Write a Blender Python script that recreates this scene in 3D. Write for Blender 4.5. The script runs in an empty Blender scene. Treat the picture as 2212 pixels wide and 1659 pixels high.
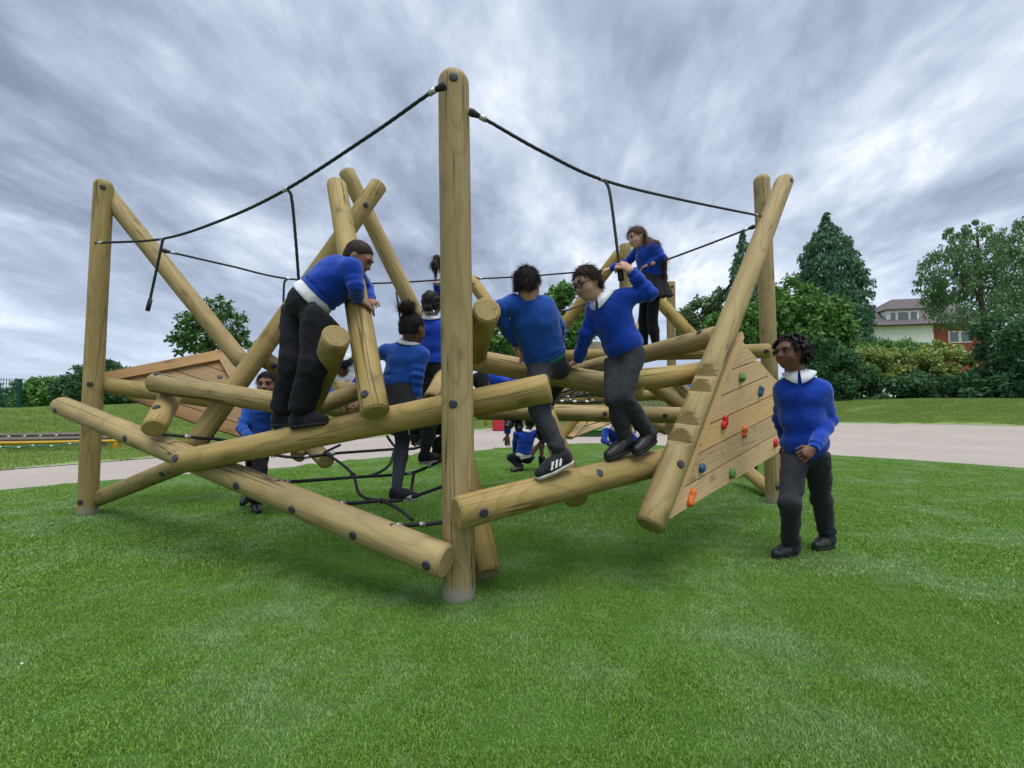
import bpy, bmesh, math, random
import numpy as np
from mathutils import Vector, Matrix, Quaternion

random.seed(7)
RNG = np.random.default_rng(11)
scene = bpy.context.scene
COL = scene.collection
R = math.radians

# ------------------------------------------------------------------ camera
CAM_H = 0.93
PITCH = R(2.9)
FPX = 900.0                      # focal length for a 2212 px wide picture
cam_data = bpy.data.cameras.new("camera")
cam_data.sensor_width = 36.0
cam_data.lens = 36.0 * FPX / 2212.0
cam_data.clip_start = 0.02
cam_data.clip_end = 5000
cam = bpy.data.objects.new("camera", cam_data)
COL.objects.link(cam)
cam.location = (0, 0, CAM_H)
cam.rotation_euler = (math.pi / 2 + PITCH, 0, 0)
scene.camera = cam

# ------------------------------------------------------------------ world
SUN_EL, SUN_AZ = R(76), R(155)   # azimuth measured from +Y clockwise
world = bpy.data.worlds.new("World")
scene.world = world
world.use_nodes = True
def build_world():
    nt = world.node_tree
    N, L = nt.nodes, nt.links
    N.clear()
    out = N.new("ShaderNodeOutputWorld")
    bg = N.new("ShaderNodeBackground")
    L.new(bg.outputs[0], out.inputs[0])
    tc = N.new("ShaderNodeTexCoord")
    sep = N.new("ShaderNodeSeparateXYZ")
    L.new(tc.outputs["Generated"], sep.inputs[0])
    def M(op, a, b=None, clamp=False):
        n = N.new("ShaderNodeMath"); n.operation = op; n.use_clamp = clamp
        for i, v in enumerate((a, b)):
            if v is None: continue
            if isinstance(v, (int, float)): n.inputs[i].default_value = v
            else: L.new(v, n.inputs[i])
        return n.outputs[0]
    zc = M('ADD', M('MAXIMUM', sep.outputs[2], 0.0), 0.24)
    px = M('DIVIDE', sep.outputs[0], zc)
    py = M('DIVIDE', sep.outputs[1], zc)
    # drift direction of the streaks: mostly straight ahead, a little to the right
    a = R(7)
    qx = M('SUBTRACT', M('MULTIPLY', px, math.cos(a)), M('MULTIPLY', py, math.sin(a)))
    qy = M('ADD', M('MULTIPLY', px, math.sin(a)), M('MULTIPLY', py, math.cos(a)))
    def noise(sx, sy, detail, rough, dist, off):
        c = N.new("ShaderNodeCombineXYZ")
        L.new(M('MULTIPLY', qx, sx), c.inputs[0]); L.new(M('MULTIPLY', qy, sy), c.inputs[1])
        c.inputs[2].default_value = off
        n = N.new("ShaderNodeTexNoise"); n.inputs["Scale"].default_value = 1.0
        n.inputs["Detail"].default_value = detail; n.inputs["Roughness"].default_value = rough
        n.inputs["Distortion"].default_value = dist
        L.new(c.outputs[0], n.inputs["Vector"])
        return n.outputs[0]
    n1 = noise(2.6, 1.25, 4, 0.55, 0.5, 3.1)
    n2 = noise(0.9, 0.62, 1, 0.5, 0.5, 12.4)
    n3 = noise(7.0, 4.4, 4, 0.6, 0.3, 5.7)
    s = M('ADD', M('ADD', M('MULTIPLY', n1, 0.42), M('MULTIPLY', n2, 0.36)), M('MULTIPLY', n3, 0.22))
    ramp = N.new("ShaderNodeValToRGB")
    L.new(s, ramp.inputs[0])
    e = ramp.color_ramp.elements
    e[0].position = 0.38; e[0].color = (0.150, 0.174, 0.232, 1)
    e[1].position = 0.65; e[1].color = (0.72, 0.745, 0.79, 1)
    m = e.new(0.45); m.color = (0.222, 0.257, 0.328, 1)
    m = e.new(0.505); m.color = (0.305, 0.348, 0.428, 1)
    m = e.new(0.565); m.color = (0.435, 0.475, 0.548, 1)
    # clear air low over the horizon
    hz = M('SUBTRACT', 1.0, M('DIVIDE', M('MAXIMUM', sep.outputs[2], 0.0), 0.30), True)
    hz = M('MULTIPLY', hz, 0.62)
    mix = N.new("ShaderNodeMixRGB")
    L.new(hz, mix.inputs[0]); L.new(ramp.outputs[0], mix.inputs[1])
    mix.inputs[2].default_value = (0.40, 0.475, 0.605, 1)
    sky = N.new("ShaderNodeTexSky"); sky.sky_type = 'NISHITA'; sky.sun_disc = False
    sky.sun_elevation = SUN_EL; sky.sun_rotation = SUN_AZ
    skm = N.new("ShaderNodeVectorMath"); skm.operation = 'SCALE'; skm.inputs[3].default_value = 0.07
    L.new(sky.outputs[0], skm.inputs[0])
    mix2 = N.new("ShaderNodeMixRGB"); mix2.inputs[0].default_value = 0.12
    L.new(mix.outputs[0], mix2.inputs[1]); L.new(skm.outputs[0], mix2.inputs[2])
    L.new(mix2.outputs[0], bg.inputs[0])
    bg.inputs[1].default_value = 0.90
build_world()

sun_data = bpy.data.lights.new("sun", 'SUN')
sun_data.energy = 1.5
sun_data.angle = R(46)
sun_data.color = (1.0, 0.97, 0.92)
sun = bpy.data.objects.new("sun", sun_data)
COL.objects.link(sun)
sd = Vector((math.sin(SUN_AZ) * math.cos(SUN_EL), math.cos(SUN_AZ) * math.cos(SUN_EL), math.sin(SUN_EL)))
sun.rotation_euler = sd.to_track_quat('Z', 'Y').to_euler()
sun.location = (0, 0, 30)

vs = scene.view_settings
vs.view_transform = 'Standard'; vs.look = 'None'; vs.exposure = 1.04; vs.gamma = 1.0
vs.use_curve_mapping = False

cy = scene.cycles
cy.max_bounces = 4; cy.diffuse_bounces = 2; cy.glossy_bounces = 2; cy.transmission_bounces = 3; cy.transparent_max_bounces = 6
cy.caustics_reflective = False; cy.caustics_refractive = False

# ------------------------------------------------------------------ geometry helpers
CAMP = Vector((0, 0, CAM_H))
RT = Vector((1, 0, 0)); UPV = Vector((0, -math.sin(PITCH), math.cos(PITCH))); FW = Vector((0, math.cos(PITCH), math.sin(PITCH)))
def ray(x, y):
    return FW + RT * ((x - 1106.0) / FPX) + UPV * ((829.5 - y) / FPX)
def P(x, y, d):
    """world point seen at picture position x, y (2212 x 1659 scale) at forward distance d"""
    return CAMP + ray(x, y) * d
def at_height(x, y, z):
    r = ray(x, y); return CAMP + r * ((z - CAM_H) / r.z)
def on_plane(x, y, p0, n):
    r = ray(x, y); return CAMP + r * ((p0 - CAMP).dot(n) / r.dot(n))

def make_mesh(name, verts, faces, smooth=False):
    me = bpy.data.meshes.new(name)
    if isinstance(faces, np.ndarray):
        nv, (nf, k) = len(verts), faces.shape
        me.vertices.add(nv); me.vertices.foreach_set("co", np.asarray(verts, np.float32).ravel())
        me.loops.add(nf * k); me.loops.foreach_set("vertex_index", faces.astype(np.int32).ravel())
        me.polygons.add(nf)
        me.polygons.foreach_set("loop_start", np.arange(0, nf * k, k, dtype=np.int32))
        me.polygons.foreach_set("loop_total", np.full(nf, k, np.int32))
        me.update(calc_edges=True); me.validate()
    else:
        me.from_pydata([tuple(v) for v in verts], [], faces); me.update()
    if smooth:
        me.polygons.foreach_set("use_smooth", np.ones(len(me.polygons), bool))
    return me
def link(name, me, mat=None, parent=None):
    o = bpy.data.objects.new(name, me)
    COL.objects.link(o)
    if mat is not None:
        if isinstance(mat, (list, tuple)):
            if not me.materials:
                for m in mat: me.materials.append(m)
        elif not me.materials: me.materials.append(mat)
    if parent is not None:
        o.parent = parent
    return o
WORLD_AT = {}
def empty(name, loc, label=None, cat=None, group=None):
    o = bpy.data.objects.new(name, None); COL.objects.link(o)
    o.location = loc; o.empty_display_size = 0.1
    WORLD_AT[o.name] = Vector(loc)
    tag(o, label, cat, group)
    return o
def tag(o, label=None, cat=None, group=None, kind=None):
    if label: o["label"] = label
    if cat: o["category"] = cat
    if group: o["group"] = group
    if kind: o["kind"] = kind
    return o
MW = {}      # world matrix of everything placed with place()
def place(o, mat, parent=None):
    """put o at world matrix mat; parent may be an Empty or a placed part"""
    MW[o.name] = mat.copy()
    if parent is None:
        o.matrix_world = mat; return o
    pm = MW.get(parent.name)
    if pm is None: pm = Matrix.Translation(WORLD_AT[parent.name])
    o.parent = parent
    o.matrix_parent_inverse = Matrix.Identity(4)
    o.matrix_basis = pm.inverted() @ mat
    return o
def add_part(name, verts, faces, mat, parent, smooth=False, origin=None, me=None):
    """a part whose vertices are given in world coordinates"""
    if me is None:
        v = np.asarray([tuple(a) for a in verts], float)
        c = v.mean(0) if origin is None else np.asarray(tuple(origin))
        me = make_mesh(name, v - c, faces, smooth)
    o = link(name, me, mat)
    place(o, Matrix.Translation(Vector(c)), parent)
    return o
def frame(zaxis, hint=(0, 0, 1)):
    z = Vector(zaxis).normalized(); h = Vector(hint)
    if abs(z.dot(h.normalized())) > 0.98: h = Vector((1, 0, 0))
    x = h.cross(z).normalized(); y = z.cross(x)
    return Matrix((x, y, z)).transposed()
def box_vf(c, ax, ay, az, sx, sy, sz, bev=0.0):
    c = Vector(c); ax, ay, az = Vector(ax), Vector(ay), Vector(az)
    if bev <= 0:
        v = [c + ax * (i * sx / 2) + ay * (j * sy / 2) + az * (k * sz / 2) for i in (-1, 1) for j in (-1, 1) for k in (-1, 1)]
        f = [(0, 1, 3, 2), (4, 6, 7, 5), (0, 4, 5, 1), (2, 3, 7, 6), (0, 2, 6, 4), (1, 5, 7, 3)]
        return v, f
    bm = bmesh.new(); bmesh.ops.create_cube(bm, size=1)
    for q in bm.verts: q.co = Vector((q.co.x * sx, q.co.y * sy, q.co.z * sz))
    bmesh.ops.bevel(bm, geom=list(bm.edges), offset=bev, segments=1, affect='EDGES')
    bm.verts.index_update()
    v = [c + ax * q.co.x + ay * q.co.y + az * q.co.z for q in bm.verts]
    f = [tuple(w.index for w in fc.verts) for fc in bm.faces]; bm.free()
    return v, f
def join_vf(parts):
    V, F = [], []
    for v, f in parts:
        n = len(V); V += list(v); F += [tuple(i + n for i in q) for q in f]
    return V, F
def catmull(pts, per=8):
    p = [Vector(q) for q in pts]; p = [p[0] * 2 - p[1]] + p + [p[-1] * 2 - p[-2]]
    out = []
    for i in range(1, len(p) - 2):
        for k in range(per):
            t = k / per; a, b, c, d = p[i - 1], p[i], p[i + 1], p[i + 2]
            out.append(0.5 * ((2 * b) + (c - a) * t + (2 * a - 5 * b + 4 * c - d) * t * t + (3 * b - a - 3 * c + d) * t ** 3))
    out.append(p[-2]); return out
def tube_vf(pts, rad, seg=8, cap=True, twist=0.0, lobes=0):
    pts = [Vector(p) for p in pts]; V, F = [], []; x = None; s = 0
    for i, p in enumerate(pts):
        t = (pts[min(i + 1, len(pts) - 1)] - pts[max(i - 1, 0)]).normalized()
        if x is None: x = (Vector((0, 0, 1)) if abs(t.z) < .9 else Vector((1, 0, 0))).cross(t).normalized()
        x = (x - t * x.dot(t)).normalized(); y = t.cross(x)
        if i: s += (pts[i] - pts[i - 1]).length
        r = rad[i] if hasattr(rad, '__len__') else rad
        for k in range(seg):
            a = 2 * math.pi * k / seg
            rr = r * (1 + (0.09 * math.cos(lobes * (a - twist * s)) if lobes else 0))
            V.append(p + (x * math.cos(a) + y * math.sin(a)) * rr)
    n = len(pts)
    for i in range(n - 1):
        for k in range(seg):
            k2 = (k + 1) % seg
            F.append((i * seg + k, i * seg + k2, (i + 1) * seg + k2, (i + 1) * seg + k))
    if cap:
        F.append(tuple(range(seg - 1, -1, -1))); F.append(tuple(range((n - 1) * seg, n * seg)))
    return V, F

# ------------------------------------------------------------------ implicit surfaces (for bodies, clothes, holds)
_lat = RNG.random((17, 17, 17)).astype(np.float32)
def vnoise(X, Y, Z):
    X, Y, Z = np.broadcast_arrays(X, Y, Z)
    xi, yi, zi = np.floor(X).astype(int), np.floor(Y).astype(int), np.floor(Z).astype(int)
    fx, fy, fz = X - xi, Y - yi, Z - zi
    fx, fy, fz = [f * f * (3 - 2 * f) for f in (fx, fy, fz)]
    xi, yi, zi = xi % 16, yi % 16, zi % 16
    def g(a, b, c): return _lat[xi + a, yi + b, zi + c]
    c00 = g(0,0,0)*(1-fx)+g(1,0,0)*fx; c10 = g(0,1,0)*(1-fx)+g(1,1,0)*fx
    c01 = g(0,0,1)*(1-fx)+g(1,0,1)*fx; c11 = g(0,1,1)*(1-fx)+g(1,1,1)*fx
    return ((c00*(1-fy)+c10*fy)*(1-fz) + (c01*(1-fy)+c11*fy)*fz) * 2 - 1
class Field:
    def __init__(s, pts, pad, vox):
        p = np.array([tuple(q) for q in pts]); s.v = vox
        s.lo = p.min(0) - pad; s.hi = p.max(0) + pad
        s.n = np.maximum(np.ceil((s.hi - s.lo) / vox).astype(int) + 1, 4)
        s.a = np.full(s.n, 0.2, np.float32)
    def _sl(s, lo, hi):
        i0 = np.clip(np.floor((lo - s.lo) / s.v).astype(int), 0, s.n - 1)
        i1 = np.clip(np.ceil((hi - s.lo) / s.v).astype(int) + 1, 1, s.n)
        if np.any(i1 <= i0): return None
        g = [(s.lo[i] + np.arange(i0[i], i1[i]) * s.v).astype(np.float32) for i in range(3)]
        return (slice(i0[0], i1[0]), slice(i0[1], i1[1]), slice(i0[2], i1[2])), g[0][:, None, None], g[1][None, :, None], g[2][None, None, :]
    def _put(s, sl, d, k, sub=False):
        a = s.a[sl]
        if sub:
            d = -d; h = np.maximum(k - np.abs(a - d), 0) / k
            s.a[sl] = np.maximum(a, d) + h * h * k / 4
        else:
            h = np.maximum(k - np.abs(a - d), 0) / k
            s.a[sl] = np.minimum(a, d) - h * h * k / 4
    def cone(s, A, B, ra, rb, k=0.02, cutA=None, cutB=None, wr=None):
        A, B = np.array(tuple(A)), np.array(tuple(B)); m = max(ra, rb) + 0.03 + k
        q = s._sl(np.minimum(A, B) - m, np.maximum(A, B) + m)
        if q is None: return
        sl, X, Y, Z = q; D = B - A; L2 = max(D @ D, 1e-9)
        tt = ((X - A[0]) * D[0] + (Y - A[1]) * D[1] + (Z - A[2]) * D[2]) / L2
        t = np.clip(tt, 0, 1)
        d = np.sqrt((X - A[0] - t * D[0]) ** 2 + (Y - A[1] - t * D[1]) ** 2 + (Z - A[2] - t * D[2]) ** 2)
        r = ra + (rb - ra) * t
        if wr is not None: r = r + wr(tt, X, Y, Z)
        d = d - r
        L = math.sqrt(L2)
        if cutA is not None: d = np.maximum(d, (-tt) * L - cutA)
        if cutB is not None: d = np.maximum(d, (tt - 1) * L - cutB)
        s._put(sl, d, k)
    def ell(s, c, axes, rad, k=0.02, sub=False, cuts=(), noise=None):
        c = np.array(tuple(c)); m = max(rad) + 0.03 + k
        q = s._sl(c - m, c + m)
        if q is None: return
        sl, X, Y, Z = q; X = X - c[0]; Y = Y - c[1]; Z = Z - c[2]
        k0 = 0; k1 = 0
        for ax, r in zip(axes, rad):
            u = X * ax[0] + Y * ax[1] + Z * ax[2]
            k0 = k0 + (u / r) ** 2; k1 = k1 + (u / r ** 2) ** 2
        k0 = np.sqrt(k0); k1 = np.sqrt(k1) + 1e-6
        d = k0 * (k0 - 1) / k1
        if noise is not None: d = d + noise(X + c[0], Y + c[1], Z + c[2])
        for p0, n in cuts:
            p0 = np.array(tuple(p0)) - c
            d = np.maximum(d, (X - p0[0]) * n[0] + (Y - p0[1]) * n[1] + (Z - p0[2]) * n[2])
        s._put(sl, d, k, sub)
    def grid(s):
        return [(s.lo[i] + np.arange(s.n[i]) * s.v).astype(np.float32) for i in range(3)]
    def cut(s, p0, n, k=0.004):
        X, Y, Z = s.grid(); p0 = np.array(tuple(p0)); n = np.array(tuple(n))
        d = (X - p0[0])[:, None, None] * n[0] + (Y - p0[1])[None, :, None] * n[1] + (Z - p0[2])[None, None, :] * n[2]
        h = np.maximum(k - np.abs(s.a - d), 0) / k
        s.a = (np.maximum(s.a, d) + h * h * k / 4).astype(np.float32)
    def wrinkle(s, amp, freq, off=0.0):
        X, Y, Z = s.grid()
        near = np.abs(s.a) < 0.04
        i = np.argwhere(near)
        if len(i) == 0: return
        x, y, z = X[i[:, 0]], Y[i[:, 1]], Z[i[:, 2]]
        n = vnoise(x * freq[0] + off, y * freq[1] + off * 2, z * freq[2] + off)
        s.a[near] += (n * amp).astype(np.float32)
    def mesh(s):
        a = s.a; n = a.shape
        a[0], a[-1] = np.maximum(a[0], .01), np.maximum(a[-1], .01)
        a[:, 0], a[:, -1] = np.maximum(a[:, 0], .01), np.maximum(a[:, -1], .01)
        a[:, :, 0], a[:, :, -1] = np.maximum(a[:, :, 0], .01), np.maximum(a[:, :, -1], .01)
        S = a < 0
        c = [S[i:n[0]-1+i, j:n[1]-1+j, k:n[2]-1+k] for i in (0, 1) for j in (0, 1) for k in (0, 1)]
        anyc = c[0].copy(); allc = c[0].copy()
        for q in c[1:]: anyc |= q; allc &= q
        act = np.argwhere(anyc & ~allc)
        if len(act) == 0: return np.zeros((0, 3)), np.zeros((0, 4), int)
        idx = np.full(anyc.shape, -1, np.int32); idx[act[:, 0], act[:, 1], act[:, 2]] = np.arange(len(act))
        acc = np.zeros((len(act), 3)); cnt = np.zeros(len(act))
        cor = [(i, j, k) for i in (0, 1) for j in (0, 1) for k in (0, 1)]
        val = [a[act[:, 0]+i, act[:, 1]+j, act[:, 2]+k] for i, j, k in cor]
        for p in range(8):
            for q in range(p + 1, 8):
                if sum(abs(cor[p][m] - cor[q][m]) for m in range(3)) != 1: continue
                v0, v1 = val[p], val[q]; m = (v0 < 0) != (v1 < 0)
                t = v0[m] / (v0[m] - v1[m])
                acc[m] += np.array(cor[p]) + t[:, None] * (np.array(cor[q]) - np.array(cor[p])); cnt[m] += 1
        V = s.lo + (act + acc / cnt[:, None]) * s.v
        F = []
        for ax in range(3):
            sh = [slice(None)] * 3; sh2 = [slice(None)] * 3
            sh[ax] = slice(0, -1); sh2[ax] = slice(1, None)
            ch = S[tuple(sh)] != S[tuple(sh2)]
            e = np.argwhere(ch)
            o1, o2 = [(1, 2), (2, 0), (0, 1)][ax]
            e = e[(e[:, o1] > 0) & (e[:, o2] > 0) & (e[:, o1] < n[o1]-1) & (e[:, o2] < n[o2]-1)]
            if len(e) == 0: continue
            def ci(d1, d2):
                q = e.copy(); q[:, o1] -= d1; q[:, o2] -= d2
                return idx[q[:, 0], q[:, 1], q[:, 2]]
            f = np.stack([ci(1, 1), ci(0, 1), ci(0, 0), ci(1, 0)], 1)
            ins = S[e[:, 0], e[:, 1], e[:, 2]]
            f[~ins] = f[~ins][:, ::-1]
            F.append(f)
        F = np.concatenate(F); F = F[(F >= 0).all(1)]
        return V, F
def relax(V, F, it=1, w=0.5):
    e = np.concatenate([F[:, [0, 1]], F[:, [1, 2]], F[:, [2, 3]], F[:, [3, 0]]])
    for _ in range(it):
        acc = np.zeros_like(V); cnt = np.zeros(len(V))
        np.add.at(acc, e[:, 0], V[e[:, 1]]); np.add.at(acc, e[:, 1], V[e[:, 0]])
        np.add.at(cnt, e[:, 0], 1); np.add.at(cnt, e[:, 1], 1)
        V = V * (1 - w) + w * acc / np.maximum(cnt, 1)[:, None]
    return V
def cat_mesh(ms):
    V, F, n = [], [], 0
    for v, f in ms:
        V.append(v); F.append(f + n); n += len(v)
    return np.concatenate(V), np.concatenate(F)
# ------------------------------------------------------------------ materials
def new_mat(name):
    m = bpy.data.materials.new(name); m.use_nodes = True
    nt = m.node_tree; nt.nodes.clear()
    return m, nt
class NT:
    """tiny node-building helper"""
    def __init__(s, name):
        s.m, s.nt = new_mat(name); s.N = s.nt.nodes; s.L = s.nt.links
        s.out = s.N.new("ShaderNodeOutputMaterial")
        s.b = s.N.new("ShaderNodeBsdfPrincipled"); s.L.new(s.b.outputs[0], s.out.inputs[0])
    def set(s, sock, v):
        i = s.b.inputs[sock]
        if hasattr(v, 'is_linked') or hasattr(v, 'links'): s.L.new(v, i)
        else: i.default_value = v
    def inp(s, node, i, v):
        if v is None: return
        if hasattr(v, 'links'): s.L.new(v, node.inputs[i])
        else: node.inputs[i].default_value = v
    def math(s, op, a, b=None, clamp=False):
        n = s.N.new("ShaderNodeMath"); n.operation = op; n.use_clamp = clamp
        s.inp(n, 0, a); s.inp(n, 1, b); return n.outputs[0]
    def coord(s, which="Object"):
        return s.N.new("ShaderNodeTexCoord").outputs[which]
    def pos(s): return s.N.new("ShaderNodeNewGeometry").outputs["Position"]
    def vscale(s, v, sc, off=None):
        n = s.N.new("ShaderNodeMapping"); n.inputs["Scale"].default_value = sc
        s.L.new(v, n.inputs["Vector"])
        if off is not None: s.inp(n, "Location", off)
        return n.outputs[0]
    def noise(s, v, scale=1.0, detail=3.0, rough=0.5, dist=0.0, col=False):
        n = s.N.new("ShaderNodeTexNoise"); s.L.new(v, n.inputs["Vector"])
        n.inputs["Scale"].default_value = scale; n.inputs["Detail"].default_value = detail
        n.inputs["Roughness"].default_value = rough; n.inputs["Distortion"].default_value = dist
        return n.outputs[1 if col else 0]
    def ramp(s, f, stops):
        n = s.N.new("ShaderNodeValToRGB"); s.L.new(f, n.inputs[0]); e = n.color_ramp.elements
        while len(e) < len(stops): e.new(0.5)
        for q, (p, c) in zip(e, stops):
            q.position = p; q.color = (c, c, c, 1) if isinstance(c, (int, float)) else (*c, 1)
        return n.outputs[0]
    def mix(s, f, a, b, mode='MIX'):
        n = s.N.new("ShaderNodeMixRGB"); n.blend_type = mode
        s.inp(n, 0, f)
        for i, v in ((1, a), (2, b)):
            if isinstance(v, tuple): v = (*v, 1) if len(v) == 3 else v
            s.inp(n, i, v)
        return n.outputs[0]
    def bump(s, h, strength=0.3, dist=0.01, normal=None):
        n = s.N.new("ShaderNodeBump"); n.inputs["Strength"].default_value = strength
        n.inputs["Distance"].default_value = dist; s.L.new(h, n.inputs["Height"])
        if normal is not None: s.L.new(normal, n.inputs["Normal"])
        s.L.new(n.outputs[0], s.b.inputs["Normal"]); return n.outputs[0]
    def sep(s, v):
        n = s.N.new("ShaderNodeSeparateXYZ"); s.L.new(v, n.inputs[0]); return n.outputs
    def comb(s, x, y, z):
        n = s.N.new("ShaderNodeCombineXYZ")
        for i, v in enumerate((x, y, z)): s.inp(n, i, v)
        return n.outputs[0]
    def rnd(s): return s.N.new("ShaderNodeObjectInfo").outputs["Random"]
    def attr(s, name):
        n = s.N.new("ShaderNodeAttribute"); n.attribute_name = name; return n
def flat_mat(name, col, rough=0.6, metal=0.0, noise_amt=0.15, nscale=30, bump=0.0, spec=0.4):
    t = NT(name); c = t.coord()
    n = t.noise(c, nscale, 4)
    t.set("Base Color", t.mix(n, tuple(x * (1 - noise_amt) for x in col), tuple(min(1, x * (1 + noise_amt)) for x in col)))
    t.set("Roughness", rough); t.set("Metallic", metal); t.set("Specular IOR Level", spec)
    if bump: t.bump(n, bump, 0.004)
    return t.m

def wood_mat(name, light, mid, dark, ring_f=150.0, green=0.35, foot=True, crack=0.8, scuff=0.0):
    t = NT(name)
    o = t.coord("Object"); r = t.rnd()
    off = t.comb(t.math('MULTIPLY', r, 37.0), t.math('MULTIPLY', r, 91.0), t.math('MULTIPLY', r, 53.0))
    add = t.N.new("ShaderNodeVectorMath"); add.operation = 'ADD'
    t.L.new(o, add.inputs[0]); t.L.new(off, add.inputs[1]); w = add.outputs[0]
    X, Y, Z = t.sep(o)
    # growth rings round a wandering pith
    wob = t.noise(t.vscale(w, (3.0, 3.0, 1.3)), 1.0, 2.0, col=True)
    wx, wy, wz = t.sep(wob)
    x = t.math('ADD', X, t.math('MULTIPLY', t.math('SUBTRACT', wx, 0.5), 0.13))
    y = t.math('ADD', Y, t.math('MULTIPLY', t.math('SUBTRACT', wy, 0.5), 0.13))
    rad = t.math('SQRT', t.math('ADD', t.math('MULTIPLY', x, x), t.math('MULTIPLY', y, y)))
    saw = t.math('FRACT', t.math('MULTIPLY', rad, ring_f))
    late = t.ramp(saw, [(0.0, 0.0), (0.62, 0.12), (0.9, 1.0), (1.0, 0.05)])
    fib = t.noise(t.vscale(w, (90, 90, 2.5)), 1.0, 4.0, 0.6)
    blot = t.noise(t.vscale(w, (6, 6, 1.6)), 1.0, 4.0, 0.55)
    base = t.mix(t.ramp(blot, [(0.3, 0.0), (0.7, 1.0)]), light, mid)
    base = t.mix(t.math('MULTIPLY', late, 0.42), base, dark)
    base = t.mix(t.math('MULTIPLY', t.ramp(fib, [(0.35, 1.0), (0.65, 0.0)]), 0.35), base, dark)
    # treated-timber green and weather stain
    gr = t.noise(t.vscale(w, (3.5, 3.5, 0.9), (4, 7, 1)), 1.0, 3.0)
    base = t.mix(t.math('MULTIPLY', t.ramp(gr, [(0.45, 0.0), (0.7, 1.0)]), green), base, (mid[0] * .62, mid[1] * .74, mid[2] * .55))
    # grey scuffs where shoes and rain reach the upper side
    nz_ = t.sep(t.N.new("ShaderNodeNewGeometry").outputs["Normal"])[2]
    sc = t.math('MULTIPLY', t.ramp(nz_, [(0.45, 0.0), (0.9, 1.0)]), t.ramp(t.noise(t.vscale(w, (9, 9, 1.1), (2, 5, 8)), 1.0, 4.0, 0.6), [(0.42, 0.0), (0.66, 1.0)]))
    base = t.mix(t.math('MULTIPLY', sc, scuff), base, (0.215, 0.175, 0.120))
    # knots
    vor = t.N.new("ShaderNodeTexVoronoi"); vor.inputs["Scale"].default_value = 1.0
    t.L.new(t.vscale(w, (6.5, 6.5, 3.2)), vor.inputs["Vector"])
    kn = t.ramp(vor.outputs["Distance"], [(0.0, 1.0), (0.10, 0.8), (0.16, 0.25), (0.27, 0.0)])
    base = t.mix(t.math('MULTIPLY', kn, 0.6), base, tuple(q * 0.45 for q in dark))
    # drying cracks along the grain
    ck = t.noise(t.vscale(w, (16, 16, 0.45)), 1.0, 2.0, 0.4)
    cr = t.ramp(t.math('ABSOLUTE', t.math('SUBTRACT', ck, 0.5)), [(0.0, 1.0), (0.006, 0.9), (0.012, 0.0)])
    gate = t.ramp(t.noise(t.vscale(w, (3, 3, 0.8), (9, 2, 5)), 1.0, 1.0), [(0.43, 0.0), (0.53, 1.0)])
    cr = t.math('MULTIPLY', cr, gate)
    base = t.mix(t.math('MULTIPLY', cr, crack), base, tuple(q * 0.22 for q in dark))
    if foot:   # bleached, muddy foot where the post meets the ground
        pz = t.sep(t.pos())[2]
        edge = t.math('ADD', pz, t.math('MULTIPLY', t.math('SUBTRACT', t.noise(t.pos(), 25, 4), 0.5), 0.09))
        base = t.mix(t.math('MULTIPLY', t.ramp(edge, [(0.04, 1.0), (0.085, 0.0)]), 0.75), base, (0.36, 0.34, 0.29))
    hv = t.N.new("ShaderNodeHueSaturation"); t.L.new(base, hv.inputs["Color"])
    t.L.new(t.math('ADD', t.math('MULTIPLY', r, 0.22), 0.89), hv.inputs["Value"])
    t.L.new(t.math('ADD', t.math('MULTIPLY', t.math('FRACT', t.math('MULTIPLY', r, 7.3)), 0.2), 0.9), hv.inputs["Saturation"])
    t.set("Base Color", hv.outputs[0]); t.set("Roughness", 0.66); t.set("Specular IOR Level", 0.3)
    h = t.math('SUBTRACT', t.math('ADD', t.math('MULTIPLY', fib, 0.5), t.math('MULTIPLY', late, 0.25)), t.math('MULTIPLY', cr, 1.5))
    t.bump(h, 0.35, 0.003)
    return t.m
M_LOG = wood_mat("treated_log", (0.48, 0.352, 0.142), (0.355, 0.258, 0.092), (0.180, 0.122, 0.042), ring_f=64, green=0.6, scuff=0.6)
M_BOARD = wood_mat("pale_board", (0.80, 0.56, 0.30), (0.70, 0.465, 0.225), (0.48, 0.29, 0.125), ring_f=60, green=0.08, foot=False, crack=0.15)
M_BOARD2 = wood_mat("brown_board", (0.43, 0.275, 0.130), (0.35, 0.215, 0.095), (0.22, 0.13, 0.055), ring_f=60, green=0.08, foot=False, crack=0.15)  # older treated brown, with the shade on the left wall mixed into the colour
M_OLDLOG = wood_mat("weathered_log", (0.24, 0.20, 0.17), (0.17, 0.14, 0.12), (0.08, 0.065, 0.055), green=0.1, foot=False)
M_FENCEW = wood_mat("fence_wood", (0.27, 0.22, 0.16), (0.20, 0.16, 0.115), (0.10, 0.08, 0.06), green=0.15, foot=False)

M_BOLT = flat_mat("bolt_cap_plastic", (0.035, 0.038, 0.048), 0.42, nscale=40)
M_ALU = flat_mat("aluminium_clamp", (0.46, 0.47, 0.48), 0.42, 0.8, nscale=60)
M_STEEL = flat_mat("steel_shackle", (0.33, 0.34, 0.35), 0.35, 0.9)
def rope_mat(name, col):
    t = NT(name); c = t.pos()
    n = t.noise(c, 400, 2)
    t.set("Base Color", t.mix(n, tuple(q * .6 for q in col), tuple(q * 1.5 for q in col)))
    t.set("Roughness", 0.75); t.bump(n, 0.5, 0.002); return t.m
M_ROPE = rope_mat("black_rope", (0.020, 0.020, 0.023))
M_GROPE = rope_mat("green_rope", (0.02, 0.16, 0.10))

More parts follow.
